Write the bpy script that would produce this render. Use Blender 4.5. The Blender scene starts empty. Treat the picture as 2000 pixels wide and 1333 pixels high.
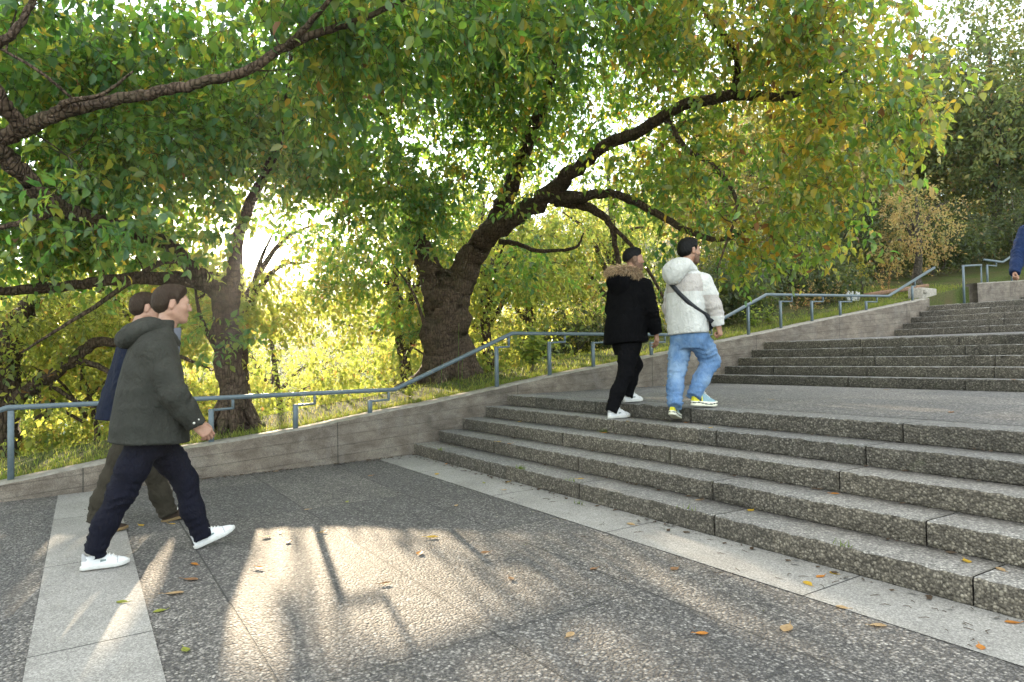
#
EXPOSURE = 2.3; SKYS = .15; SUNS = 3.9; HAZE = .00045
import bpy, math
import numpy as np
from mathutils import Matrix, Vector
SC = bpy.context.scene
COL = SC.collection
RNG = np.random.default_rng(7)
NA = np.array
# ------------------------------------------------------------------ camera geometry
FPX = 1323.65
HCAM = 1.1764
CR = NA([0.53462797, 0.84493616, -0.01599449])
CU = NA([0.0293156953, 0.000372359734, 0.999570133])
CF = NA([-0.8445789, 0.53486704, 0.02457082])
CC = NA([0.0, 0.0, HCAM])
SUN = NA([-0.96716328, 0.20348787, 0.15227565])
def ray(x, y): return CF + CR*(x-1000)/FPX - CU*(y-666.5)/FPX
def at(x, y, d): return CC + ray(x, y)*d
def on_x(x, y, X):
    v = ray(x, y); return CC + v*(X/v[0])
# ------------------------------------------------------------------ site dimensions (metres)
WX = -7.766          # face of the retaining wall
RISE = .135; TREAD = .3437
Y1 = 3.4536; Y2 = Y1+4*TREAD+3.99; Y3 = Y2+4*TREAD+4.278; Y4 = 20.2
Z1 = 0.0; ZL1 = 5*RISE; Z2 = ZL1+.0073*3.99; ZL2 = Z2+5*RISE; Z3 = ZL2+.0292*4.278; ZL3 = Z3+5*RISE
XR = 9.0             # right end of the stairs, far outside the frame
def H(X, Y):
    """walking surface height"""
    if Y < Y1: return .0157*(Y-Y1)
    for y0, z0, s, L in ((Y1, Z1, .0073, 3.99), (Y2, Z2, .0292, 4.278), (Y3, Z3, .03, 3.0), (Y4, ZL3+.09, 0, 0)):
        k = math.floor((Y-y0)/TREAD)
        if k < 0: break
        if k < 4: r = z0+(k+1)*RISE
        else: r = z0+5*RISE+s*max(0, Y-y0-4*TREAD)
        res = r
    return res
def hit(x, y):
    v = ray(x, y); p = CC.copy()
    for i in range(6000):
        p = p+v*.006
        if p[2] <= H(p[0], p[1]): break
    return NA([p[0], p[1], H(p[0], p[1])])
WT = NA([(-6, -.95), (-3, -.37), (-.6, .11), (.6, .285), (1.33, .335), (2.15, .42), (2.88, .53), (3.76, .64), (4.7, .78), (5.77, .94), (6.73, 1.06), (7.79, 1.21),
      (9.24, 1.42), (10.33, 1.57), (11.85, 1.79), (13.6, 2.03), (15.96, 2.36), (18, 2.62), (24, 3.4)])
def walltop(Y): return np.interp(Y, WT[:, 0], WT[:, 1])
def sstep(a, b, x):
    t = np.clip((x-a)/(b-a), 0, 1); return t*t*(3-2*t)
def terrain(X, Y):
    X = np.asarray(X, float); Y = np.asarray(Y, float)
    u = np.maximum(0, -7.95-X)
    k = sstep(13.5, 6.5, Y-.75*u)
    base = walltop(np.clip(Y, -6, 16)) - .02
    base = base+(.5-base)*sstep(4, 30, u)*k
    up = np.maximum(0, Y-16)*.17*(1-k)
    drop = np.minimum(np.maximum(0, u-2.2)*.30, 6.6)*k - (1-k)*np.minimum(u*.10, 6)
    drop = drop+1.3*sstep(55, 62, u)*sstep(113, 105, u)*k
    far = sstep(120, 260, u)*34*1.0
    z = base+up-drop+far
    z = z+.10*np.sin(X*.35+1.3)*np.sin(Y*.31)*sstep(1.5, 5, u)+.6*np.sin(X*.05+.4)*np.sin(Y*.043+1)*sstep(12, 40, u)
    inner = (X > -7.95)
    z = np.where(inner & (Y < 22), -1.2+np.maximum(0, Y-3)*.06, z)
    z = np.where(inner & (Y >= 22), 1.5+np.maximum(0, Y-22)*.1, z)
    return z
# ------------------------------------------------------------------ mesh helpers
def mesh_obj(name, V, Fc, mats, parent=None, smooth=False, midx=None, attrs=None):
    """V (n,3); Fc = list of arrays (m,k) or list of lists"""
    me = bpy.data.meshes.new(name)
    V = np.asarray(V, np.float32)
    if not isinstance(Fc, (list, tuple)): Fc = [Fc]
    arrs = [np.asarray(f, np.int32) for f in Fc if len(f)]
    loops = np.concatenate([a.ravel() for a in arrs]) if arrs else np.zeros(0, np.int32)
    tot = np.concatenate([np.full(len(a), a.shape[1], np.int32) for a in arrs]) if arrs else np.zeros(0, np.int32)
    st = np.concatenate([[0], np.cumsum(tot)[:-1]]).astype(np.int32)
    me.vertices.add(len(V)); me.vertices.foreach_set('co', V.ravel())
    me.loops.add(len(loops)); me.loops.foreach_set('vertex_index', loops)
    me.polygons.add(len(tot)); me.polygons.foreach_set('loop_start', st); me.polygons.foreach_set('loop_total', tot)
    me.update(calc_edges=True); me.validate(verbose=False)
    if smooth: me.polygons.foreach_set('use_smooth', np.ones(len(me.polygons), bool))
    if not isinstance(mats, (list, tuple)): mats = [mats]
    for m in mats: me.materials.append(m)
    if midx is not None: me.polygons.foreach_set('material_index', np.asarray(midx, np.int32))
    if attrs:
        for k, v in attrs.items():
            a = me.attributes.new(k, 'FLOAT', 'POINT'); a.data.foreach_set('value', np.asarray(v, np.float32))
    o = bpy.data.objects.new(name, me); COL.objects.link(o)
    if parent: o.parent = parent
    return o
def tag(o, label=None, cat=None, group=None, kind=None):
    if label: o['label'] = label
    if cat: o['category'] = cat
    if group: o['group'] = group
    if kind: o['kind'] = kind
    return o
def empty(name, loc, label, cat, group=None):
    o = bpy.data.objects.new(name, None); COL.objects.link(o); o.location = [float(a) for a in loc]
    o.empty_display_size = .1
    return tag(o, label, cat, group)
class MB:
    """collects polygons"""
    def __init__(s): s.V = []; s.F = {}; s.n = 0
    def add(s, V, F):
        V = np.asarray(V, float)
        for f in F: s.F.setdefault(len(f), []).append([i+s.n for i in f])
        s.V.append(V); s.n += len(V)
    def addq(s, V, Q):
        V = np.asarray(V, float); Q = np.asarray(Q)
        s.F.setdefault(Q.shape[1], []).extend((Q+s.n).tolist()); s.V.append(V); s.n += len(V)
    def box(s, lo, hi, bev=0.0, M=None, off=None):
        lo = NA(lo, float); hi = NA(hi, float)
        if bev <= 0:
            V = NA([[x, y, z] for z in (lo[2], hi[2]) for y in (lo[1], hi[1]) for x in (lo[0], hi[0])])
            F = [(0, 2, 3, 1), (4, 5, 7, 6), (0, 1, 5, 4), (2, 6, 7, 3), (0, 4, 6, 2), (1, 3, 7, 5)]
        else:
            b = min(bev, *(np.abs(hi-lo)*.45)); V = []; idx = {}
            for sx in (0, 1):
                for sy in (0, 1):
                    for sz in (0, 1):
                        c = NA([hi[0] if sx else lo[0], hi[1] if sy else lo[1], hi[2] if sz else lo[2]])
                        dr = NA([-1 if sx else 1, -1 if sy else 1, -1 if sz else 1])*b
                        for a in range(3):
                            p = c+dr; p[a] = c[a]; idx[(sx, sy, sz, a)] = len(V); V.append(p)
            F = []
            def g(sx, sy, sz, a): return idx[(sx, sy, sz, a)]
            for a in range(3):
                for q in (0, 1):
                    o = [(0, 0), (1, 0), (1, 1), (0, 1)]
                    f = []
                    for (u, v) in o:
                        t = [0, 0, 0]; t[a] = q; t[(a+1) % 3] = u; t[(a+2) % 3] = v; f.append(g(*t, a))
                    F.append(f if q else f[::-1])
            for a in range(3):
                b1, b2 = (a+1) % 3, (a+2) % 3
                for u in (0, 1):
                    for v in (0, 1):
                        t0 = [0, 0, 0]; t0[a] = 0; t0[b1] = u; t0[b2] = v; t1 = list(t0); t1[a] = 1
                        f = [g(*t0, b1), g(*t1, b1), g(*t1, b2), g(*t0, b2)]
                        F.append(f if (u+v) % 2 else f[::-1])
            for sx in (0, 1):
                for sy in (0, 1):
                    for sz in (0, 1):
                        f = [g(sx, sy, sz, 0), g(sx, sy, sz, 1), g(sx, sy, sz, 2)]
                        F.append(f if (sx+sy+sz) % 2 else f[::-1])
            V = NA(V)
        if M is not None: V = V@np.asarray(M).T
        if off is not None: V = V+off
        s.add(V, F)
    def bar(s, a, b, w, h, up=(0, 0, 1), bev=.004):
        a = NA(a, float); b = NA(b, float); d = b-a; L = np.linalg.norm(d); d /= L
        sd = np.cross(up, d); sd /= np.linalg.norm(sd); u = np.cross(d, sd)
        s.box((0, -w/2, -h/2), (L, w/2, h/2), bev, M=np.stack([d, sd, u], 1), off=a)
    def tube(s, P, R, n=8, cap=True, wob=0, seed=0):
        P = np.asarray(P, float); R = np.broadcast_to(R, len(P)).astype(float)
        T = np.gradient(P, axis=0); T /= np.linalg.norm(T, axis=1, keepdims=True)+1e-9
        ref = NA([0, 0, 1.]) if abs(T[0, 2]) < .9 else NA([1., 0, 0])
        N = np.zeros_like(P); v = np.cross(T[0], ref); v /= np.linalg.norm(v)
        for i in range(len(P)):
            v = v-T[i]*(v@T[i]); v /= np.linalg.norm(v)+1e-9; N[i] = v
        B = np.cross(T, N); a = np.arange(n)*2*np.pi/n
        rr = R[:, None]*np.ones(n)
        if wob:
            g = np.random.default_rng(seed)
            ph = g.uniform(0, 6.28, 4)
            z = np.arange(len(P))[:, None]
            rr = rr*(1+wob*(np.sin(3*a+ph[0]+.3*z)*.5+np.sin(5*a+ph[1]-.2*z)*.35+np.sin(2*a+ph[2]+.5*z)*.4))
        V = P[:, None]+rr[..., None]*(N[:, None]*np.cos(a)[None, :, None]+B[:, None]*np.sin(a)[None, :, None])
        m = len(P); i = np.arange(m-1)[:, None]*n; j = np.arange(n)[None]
        Q = np.stack([i+j, i+(j+1) % n, i+n+(j+1) % n, i+n+j], -1).reshape(-1, 4)
        base = s.n; s.addq(V.reshape(-1, 3), Q)
        if cap:
            s.F.setdefault(n, []).append([base+k for k in range(n)][::-1]); s.F[n].append([base+(m-1)*n+k for k in range(n)])
    def build(s, name, mat, parent=None, smooth=False):
        V = np.concatenate(s.V); return mesh_obj(name, V, [NA(v) for v in s.F.values()], mat, parent, smooth)
# ------------------------------------------------------------------ material helpers
class NT:
    def __init__(s, name, disp=False):
        s.m = bpy.data.materials.new(name); s.m.use_nodes = True; s.t = s.m.node_tree; s.t.nodes.clear()
        s.out = s.t.nodes.new('ShaderNodeOutputMaterial')
    def n(s, typ, ins=None, **kw):
        nd = s.t.nodes.new('ShaderNode'+typ)
        for k, v in kw.items(): setattr(nd, k, v)
        for k, v in (ins or {}).items(): s.set(nd, k, v)
        return nd
    def set(s, nd, k, v):
        sock = nd.inputs[k]
        if hasattr(v, 'is_linked') or isinstance(v, bpy.types.NodeSocket): s.t.links.new(v, sock)
        else:
            if sock.type == 'RGBA' and len(v) == 3: v = (*v, 1)
            sock.default_value = v
    def pos(s): return s.n('NewGeometry').outputs['Position']
    def obj(s): return s.n('TexCoord').outputs['Object']
    def mapping(s, vec, scale=(1, 1, 1), rot=(0, 0, 0), loc=(0, 0, 0)):
        return s.n('Mapping', {'Vector': vec, 'Scale': scale, 'Rotation': rot, 'Location': loc}).outputs[0]
    def noise(s, vec, scale, detail=4, rough=.55, dist=0): return s.n('TexNoise', {'Vector': vec, 'Scale': scale, 'Detail': detail, 'Roughness': rough, 'Distortion': dist}).outputs['Fac']
    def vor(s, vec, scale, feature='F1', rnd=1.0): return s.n('TexVoronoi', {'Vector': vec, 'Scale': scale, 'Randomness': rnd}, feature=feature)
    def ramp(s, fac, stops, interp='LINEAR'):
        r = s.n('ValToRGB', {'Fac': fac}); cr = r.color_ramp; cr.interpolation = interp
        while len(cr.elements) < len(stops): cr.elements.new(.5)
        for e, (p, c) in zip(cr.elements, stops):
            e.position = p; e.color = (*c, 1) if len(c) == 3 else c
        return r.outputs[0]
    def fr(s, fac, a, b, lo=0, hi=1): return s.n('MapRange', {'Value': fac, 'From Min': a, 'From Max': b, 'To Min': lo, 'To Max': hi}).outputs[0]
    def mix(s, fac, a, b, mode='MIX'):
        m = s.n('Mix', data_type='RGBA', blend_type=mode)
        s.set(m, 0, fac); s.set(m, 6, a); s.set(m, 7, b); return m.outputs[2]
    def math(s, op, a, b=0.0, c=0.0):
        m = s.n('Math', operation=op); s.set(m, 0, a); s.set(m, 1, b)
        if op in ('MULTIPLY_ADD',): s.set(m, 2, c)
        return m.outputs[0]
    def bump(s, h, strength=.5, dist=.01, normal=None):
        i = {'Height': h, 'Strength': strength, 'Distance': dist}
        if normal is not None: i['Normal'] = normal
        return s.n('Bump', i).outputs[0]
    def pbsdf(s, col, rough=.7, spec=.3, normal=None, metal=0, sheen=0, extra=None):
        i = {'Base Color': col, 'Roughness': rough, 'Specular IOR Level': spec, 'Metallic': metal}
        if normal is not None: i['Normal'] = normal
        if sheen: i['Sheen Weight'] = sheen
        i.update(extra or {})
        b = s.n('BsdfPrincipled', i); return b.outputs[0]
    def done(s, sh): s.t.links.new(sh, s.out.inputs[0]); return s.m
# ------------------------------------------------------------------ camera, world, sun
cam = bpy.data.cameras.new('camera'); camo = bpy.data.objects.new('camera', cam); COL.objects.link(camo)
cam.sensor_width = 36; cam.sensor_fit = 'HORIZONTAL'; cam.lens = FPX/2000*36; cam.clip_end = 3000; cam.clip_start = .05
camo.matrix_world = Matrix(((CR[0], CU[0], -CF[0], CC[0]), (CR[1], CU[1], -CF[1], CC[1]), (CR[2], CU[2], -CF[2], CC[2]), (0, 0, 0, 1)))
SC.camera = camo
SC.view_settings.view_transform = 'Standard'; SC.view_settings.look = 'None'; SC.view_settings.gamma = 1
SC.view_settings.exposure = EXPOSURE
w = bpy.data.worlds.new('World'); SC.world = w; w.use_nodes = True
nt = w.node_tree; nt.nodes.clear()
sky = nt.nodes.new('ShaderNodeTexSky'); sky.sky_type = 'NISHITA'; sky.sun_disc = False
sky.sun_elevation = math.asin(SUN[2]); sky.sun_rotation = math.atan2(SUN[0], SUN[1])
sky.altitude = 100; sky.air_density = 1.25; sky.dust_density = .25; sky.ozone_density = 4.0
bg = nt.nodes.new('ShaderNodeBackground'); bg.inputs['Strength'].default_value = SKYS
# the sun's own disc and the bright air close round it, both part of the sky
tc = nt.nodes.new('ShaderNodeTexCoord')
dot = nt.nodes.new('ShaderNodeVectorMath'); dot.operation = 'DOT_PRODUCT'; dot.inputs[1].default_value = tuple(SUN)
nrm = nt.nodes.new('ShaderNodeVectorMath'); nrm.operation = 'NORMALIZE'
nt.links.new(tc.outputs['Generated'], nrm.inputs[0]); nt.links.new(nrm.outputs[0], dot.inputs[0])
ac = nt.nodes.new('ShaderNodeMath'); ac.operation = 'ARCCOSINE'; nt.links.new(dot.outputs['Value'], ac.inputs[0])
rp = nt.nodes.new('ShaderNodeValToRGB'); nt.links.new(ac.outputs[0], rp.inputs[0])
cr = rp.color_ramp; cr.interpolation = 'EASE'
for p, v in ((0.0, (1, .93, .8, 1)), (.013, (1, .93, .8, 1)), (.019, (.07, .063, .05, 1)), (.06, (.022, .020, .015, 1)), (.16, (0, 0, 0, 1))):
    e = cr.elements.new(p); e.color = v
while len(cr.elements) > 5: cr.elements.remove(cr.elements[-1])
sc_ = nt.nodes.new('ShaderNodeMix'); sc_.data_type = 'RGBA'; sc_.blend_type = 'ADD'; sc_.inputs[0].default_value = 1
mul = nt.nodes.new('ShaderNodeVectorMath'); mul.operation = 'SCALE'; mul.inputs[3].default_value = 160
nt.links.new(rp.outputs[0], mul.inputs[0])
nt.links.new(sky.outputs[0], sc_.inputs[6]); nt.links.new(mul.outputs[0], sc_.inputs[7])
nt.links.new(sc_.outputs[2], bg.inputs[0])
ow = nt.nodes.new('ShaderNodeOutputWorld'); nt.links.new(bg.outputs[0], ow.inputs[0])
sl = bpy.data.lights.new('sun', 'SUN'); sl.energy = SUNS; sl.angle = math.radians(.55); sl.color = (1, .80, .55)
so = bpy.data.objects.new('sun', sl); COL.objects.link(so)
so.rotation_euler = Vector([float(-a) for a in SUN]).to_track_quat('-Z', 'Y').to_euler(); so.location = (-30, 5, 20)
cy = SC.cycles
cy.use_denoising = True; cy.max_bounces = 8; cy.diffuse_bounces = 3; cy.glossy_bounces = 3; cy.transmission_bounces = 4; cy.transparent_max_bounces = 8
cy.sample_clamp_indirect = 6; cy.caustics_reflective = False; cy.caustics_refractive = False
# ------------------------------------------------------------------ stone, concrete, metal
def aggregate(name, scale, stops, bstr, dist, patch=.35, joints=None, fine=None, moss=None, rough=.75):
    t = NT(name); P = t.pos()
    wv = t.n('TexNoise', {'Vector': P, 'Scale': scale*.7, 'Detail': 1}).outputs['Color']
    Pw = t.n('VectorMath', {0: P, 1: t.n('VectorMath', {0: wv, 'Scale': .35/scale}, operation='SCALE').outputs[0]}, operation='ADD').outputs[0]
    v = t.vor(Pw, scale); v2 = t.vor(Pw, scale*1.9)
    cell = t.n('SeparateColor', {0: v.outputs['Color']}).outputs[0]
    cell2 = t.n('SeparateColor', {0: v2.outputs['Color']}).outputs[1]
    col = t.mix(.35, t.ramp(cell, stops), t.ramp(cell2, stops))
    gap = t.fr(v.outputs['Distance'], .35, .62, 0, 1)
    col = t.mix(t.math('MULTIPLY', gap, .55), col, tuple(.7*a for a in stops[0][1]))
    st = t.noise(P, .55, 6, .62); col = t.mix(t.fr(st, .52, .70, 0, .38), col, tuple(.55*a for a in stops[1][1]))
    big = t.noise(P, 1.1, 5, .6); mid = t.noise(P, 9, 4, .6)
    col = t.mix(1.0, col, t.ramp(t.math('ADD', t.math('MULTIPLY', big, .65), t.math('MULTIPLY', mid, .35)), [(.25, (1-patch,)*3), (.75, (1+patch,)*3)]), 'MULTIPLY')
    orn = t.n('ObjectInfo').outputs['Random']; X_, Y_, Z_ = t.n('SeparateXYZ', {0: P}).outputs
    cid = t.n('CombineXYZ', {0: t.math('FLOOR', t.math('DIVIDE', t.math('ADD', X_, 7.1), 1.5)), 1: t.math('FLOOR', t.math('DIVIDE', t.math('SUBTRACT', Y_, .63), .9)), 2: orn}).outputs[0]
    wn = t.n('TexWhiteNoise', {'Vector': cid}).outputs[0]
    col = t.mix(1, col, t.ramp(wn, [(0, (.84, .85, .86)), (1, (1.16, 1.14, 1.10))]), 'MULTIPLY')
    h = t.math('SUBTRACT', 1.0, t.math('POWER', v.outputs['Distance'], 1.6))
    h = t.math('ADD', h, t.math('MULTIPLY', mid, .5))
    h = t.math('ADD', h, t.math('MULTIPLY', cell, .45))
    if joints:
        X, Y, Z = t.n('SeparateXYZ', {0: P}).outputs
        jm = None
        for ax, list_, wd in joints:
            for c in list_:
                dd = t.math('ABSOLUTE', t.math('SUBTRACT', X if ax == 'x' else Y, c))
                m = t.fr(dd, wd*.5, wd, 1, 0)
                jm = m if jm is None else t.math('MAXIMUM', jm, m)
        col = t.mix(t.math('MULTIPLY', jm, .8), col, (.025, .025, .024)); h = t.math('SUBTRACT', h, t.math('MULTIPLY', jm, 1.2))
    if moss:
        mm = t.fr(t.noise(P, 4.5, 6, .7), .60, .72, 0, moss); col = t.mix(mm, col, (.05, .06, .03))
    return t.done(t.pbsdf(col, rough, .35, t.bump(h, bstr, dist)))
G0 = [(0, (.029, .028, .029)), (.3, (.062, .060, .060)), (.6, (.117, .111, .107)), (.85, (.22, .21, .20)), (1, (.38, .365, .345))]
G1 = [(0, (.075, .073, .071)), (.35, (.155, .151, .146)), (.7, (.24, .232, .222)), (1, (.42, .405, .385))]
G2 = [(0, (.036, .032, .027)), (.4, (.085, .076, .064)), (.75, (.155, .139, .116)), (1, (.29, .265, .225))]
M_agg = aggregate('exposed_aggregate', 76, G0, .75, .010, .40, joints=[('y', (.63, 1.53, 2.42, -1.1, -2.0, -2.9), .006), ('x', (-7.1, -5.6, -4.1, -2.6, -1.1, .4, 1.9), .005)])
M_agg2 = aggregate('landing_aggregate', 70, [(p, tuple(1.25*a for a in c)) for p, c in G0], .75, .010, .35, joints=[('y', (6.2, 7.6, 11.6, 13.0), .006), ('x', (-6.2, -4.4, -2.6, -.8, 1.0), .006)])
M_tread = aggregate('tread_aggregate', 78, G1, .6, .007, .38)
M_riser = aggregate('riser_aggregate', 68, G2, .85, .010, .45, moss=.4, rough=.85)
def pale_strip():
    t = NT('pale_strip'); P = t.pos(); X, Y, Z = t.n('SeparateXYZ', {0: P}).outputs
    v = t.vor(P, 160); cell = t.n('SeparateColor', {0: v.outputs['Color']}).outputs[0]
    col = t.ramp(cell, [(0, (.16, .157, .15)), (.6, (.245, .24, .232)), (1, (.35, .345, .33))])
    n = t.noise(P, 2.2, 6, .6)
    col = t.mix(1, col, t.ramp(n, [(.3, (.78, .77, .75)), (.7, (1.08, 1.07, 1.05))]), 'MULTIPLY')
    sp = t.fr(t.noise(P, 26, 3, .6), .66, .72, 0, .5); col = t.mix(sp, col, (.10, .09, .08))
    jm = None
    for c in (-6.55, -5.05, -3.55, -2.07, -.56, .95):
        m = t.fr(t.math('ABSOLUTE', t.math('SUBTRACT', X, c)), .003, .006, 1, 0); jm = m if jm is None else t.math('MAXIMUM', jm, m)
    col = t.mix(jm, col, (.03, .03, .03))
    h = t.math('ADD', t.math('MULTIPLY', cell, .4), t.math('MULTIPLY', n, .4)); h = t.math('SUBTRACT', h, t.math('MULTIPLY', jm, 3))
    return t.done(t.pbsdf(col, .75, .3, t.bump(h, .45, .006)))
M_strip = pale_strip()
def board_concrete():
    t = NT('board_concrete'); P = t.pos()
    m = t.mapping(P, (1, .55, 1), (math.radians(-7.5), 0, 0))
    n1 = t.noise(m, 7, 6, .65, .4); n2 = t.noise(P, 30, 5, .6); n3 = t.noise(P, .9, 4, .6)
    st = t.noise(t.mapping(P, (1, .6, .18)), 9, 5, .6)
    col = t.ramp(n1, [(.28, (.075, .061, .050)), (.5, (.135, .115, .096)), (.72, (.20, .178, .152))])
    col = t.mix(1, col, t.ramp(n3, [(.3, (.72, .72, .73)), (.7, (1.12, 1.08, 1.04))]), 'MULTIPLY')
    col = t.mix(t.fr(st, .55, .75, 0, .5), col, (.14, .125, .115))
    col = t.mix(t.fr(n2, .60, .68, 0, .65), col, (.06, .053, .047))
    Yc = t.n('SeparateXYZ', {0: P}).outputs[1]; vj = t.fr(t.math('ABSOLUTE', t.math('SUBTRACT', t.math('FRACT', t.math('MULTIPLY', Yc, .40)), .5)), .4965, .4985, 0, 1); col = t.mix(t.math('MULTIPLY', vj, .8), col, (.03, .028, .025))
    spk = t.noise(P, 120, 2, .5); col = t.mix(1, col, t.ramp(spk, [(.35, (.75,)*3), (.65, (1.25,)*3)]), 'MULTIPLY')
    Z = t.n('SeparateXYZ', {0: m}).outputs[2]
    wv = t.math('FRACT', t.math('MULTIPLY', Z, 8.5)); line = t.fr(t.math('ABSOLUTE', t.math('SUBTRACT', wv, .5)), .44, .5, 0, 1)
    col = t.mix(t.math('MULTIPLY', line, t.fr(n3, .35, .65, .0, .25)), col, (.06, .054, .05))
    h = t.math('ADD', t.math('MULTIPLY', n1, 1.0), t.math('MULTIPLY', n2, .7)); h = t.math('SUBTRACT', h, t.math('MULTIPLY', line, .6))
    return t.done(t.pbsdf(col, .85, .2, t.bump(h, .8, .012)))
M_wall = board_concrete()
def coping():
    t = NT('wall_top'); P = t.pos(); n = t.noise(P, 14, 6, .65); n2 = t.noise(P, 3, 4)
    col = t.ramp(n, [(.3, (.15, .135, .115)), (.7, (.28, .26, .23))]); col = t.mix(t.fr(n2, .5, .7, 0, .5), col, (.12, .12, .06))
    return t.done(t.pbsdf(col, .85, .2, t.bump(n, .6, .01)))
M_cope = coping()
def paint_metal():
    t = NT('painted_steel'); P = t.pos(); n = t.noise(P, 25, 5, .6); n2 = t.noise(P, 140, 2)
    col = t.ramp(n, [(.3, (.062, .086, .102)), (.7, (.092, .122, .142))])
    col = t.mix(t.fr(t.noise(P, 60, 4, .7), .66, .72, 0, .5), col, (.10, .09, .08))
    return t.done(t.pbsdf(col, t.fr(n, .3, .7, .32, .5), .5, t.bump(n2, .08, .002), metal=.15))
M_rail = paint_metal()
def soil():
    t = NT('grassy_soil'); P = t.pos(); n = t.noise(P, 1.6, 6, .6); n2 = t.noise(P, 22, 5, .7)
    col = t.ramp(n2, [(.3, (.028, .030, .012)), (.55, (.055, .075, .018)), (.75, (.11, .12, .035))])
    col = t.mix(t.fr(n, .45, .68, 0, .7), col, (.085, .062, .036))
    return t.done(t.pbsdf(col, .95, .1, t.bump(n2, .8, .05)))
M_soil = soil()
# ------------------------------------------------------------------ paving sheets
def sheet(name, x0, x1, y0, y1, zf, mat, nx=1, ny=2, kind='structure', dz=0.0):
    xs = np.linspace(x0, x1, nx+1); ys = np.linspace(y0, y1, ny+1)
    V = NA([(x, y, zf(y)+dz) for y in ys for x in xs]); n = nx+1
    Q = NA([(j*n+i, j*n+i+1, (j+1)*n+i+1, (j+1)*n+i) for j in range(ny) for i in range(nx)])
    return tag(mesh_obj(name, V, Q, mat), kind=kind)
zp = lambda y: .0157*(y-Y1)
sheet('plaza_pavement', WX+.003, XR, -7, Y1+.3, zp, M_agg, dz=-.004)
sheet('pale_paving_strip', WX+.004, XR, -.20, .27, zp, M_strip)
sheet('stair_foot_strip', WX+.004, XR, 2.97, Y1+.1, zp, M_strip)
# ------------------------------------------------------------------ stairs
SEAMS = [[-5.9, -4.45, -3.04, -1.53, .2, 1.7], [-6.4, -4.9, -3.35, -1.9, -.5, 1.2], [-5.6, -4.1, -2.6, -1.33, .3, 1.9], [-6.6, -5.2, -3.9, -2.62, -1.2, .4], [-5.9, -4.5, -2.55, -1.1, .6, 1.8]]
def step_mesh(y0, z0, depth, seams, sd, zslope=0.0):
    g = np.random.default_rng(sd); mb_V = []; mb_F = []; mi = []; n0 = 0
    xs = [WX+.004]+sorted(seams)+[XR]
    ov = .012
    for a, b in zip(xs[:-1], xs[1:]):
        a2, b2 = a+.004, b-.004
        near = (a < 1.5)
        m = max(2, int((b2-a2)/(.022 if near else .2)))
        x = np.linspace(a2, b2, m+1)
        h = RISE
        prof = NA([(.03, 0), (.004, 0.0), (0, .006), (.001, h*.3), (.0, h*.62), (0.0, h-.013), (.004, h-.004), (.014, h), (depth*.5, h+zslope*depth*.5), (depth+ov, h+zslope*(depth+ov)), (depth+ov, 0)])
        k = len(prof)
        jit = g.normal(0, 1, (m+1, k, 2))*NA([0, .0015, .003, .0035, .0035, .004, .004, .0028, .0006, 0, 0])[None, :, None]
        sm = jit.copy(); sm[1:-1] = (jit[:-2]+jit[1:-1]+jit[2:])/3*1.4; sm[0] = sm[-1] = 0
        Y = y0+prof[None, :, 0]+sm[..., 0]; Z = z0+prof[None, :, 1]+sm[..., 1]*NA([0, 0, .5, 1, 1, 1, 1, 1, 1, 0, 0])[None]
        ex = np.zeros((m+1, k)); 
        V = np.stack([np.broadcast_to(x[:, None], Y.shape)+ex, Y, Z], -1).reshape(-1, 3)
        i = np.arange(m)[:, None]*k; j = np.arange(k)[None]
        Q = np.stack([i+j, i+k+j, i+k+(j+1) % k, i+(j+1) % k], -1).reshape(-1, 4)
        jj = np.tile(np.arange(k), m)
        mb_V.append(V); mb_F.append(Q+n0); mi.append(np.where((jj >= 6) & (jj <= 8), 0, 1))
        caps = NA([list(range(k))[::-1], [m*k+q for q in range(k)]])+n0
        mb_F.append(('cap', caps)); n0 += len(V)
    quads = np.concatenate([f for f in mb_F if not isinstance(f, tuple)]); caps = np.concatenate([f[1] for f in mb_F if isinstance(f, tuple)])
    return np.concatenate(mb_V), [quads, caps], np.concatenate(mi+[np.ones(len(caps), int)])
def flight(y0, z0, n, label, sd, top_slope):
    root = empty('stair_flight', (WX, y0, z0), label, 'stairs', 'flights of the outdoor staircase')
    for k in range(n):
        V, Fc, mi = step_mesh(y0+k*TREAD, z0+k*RISE, TREAD if k < n-1 else .36, [s+.31*((sd*3+k*2) % 5)-.4 if sd else s for s in SEAMS[k % 5]], sd*10+k)
        o = mesh_obj('step', V-NA([WX, y0, z0]), Fc, [M_tread, M_riser], root, midx=mi)
    return root
flight(Y1, Z1, 5, 'lowest flight of five rough aggregate steps above the lower pavement', 0, .0073)
flight(Y2, Z2, 5, 'middle flight of five aggregate steps rising from the lit landing', 1, .029)
flight(Y3, Z3, 5, 'upper flight of five aggregate steps beside the end of the long wall', 2, .03)
flight(Y4, ZL3+.09, 5, 'farthest flight of steps starting beside the short upper wall', 3, 0)
zl1 = lambda y: ZL1+.0073*(y-Y1-4*TREAD); zl2 = lambda y: ZL2+.0292*(y-Y2-4*TREAD); zl3 = lambda y: ZL3+.03*(y-Y3-4*TREAD)
sheet('lower_landing_pavement', WX+.003, XR, Y1+4*TREAD+.36, Y2+.1, zl1, M_agg2, dz=-.001)
sheet('upper_landing_pavement', WX+.003, XR, Y2+4*TREAD+.36, Y3+.1, zl2, M_agg2, dz=-.001)
sheet('top_landing_pavement', -9.6, XR, Y3+4*TREAD+.36, Y4+.1, zl3, M_agg2, dz=-.001)
sheet('summit_pavement', WX+.003, XR, Y4+4*TREAD+.36, 34, lambda y: ZL3+.09+5*RISE, M_agg2, dz=-.001)
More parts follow.
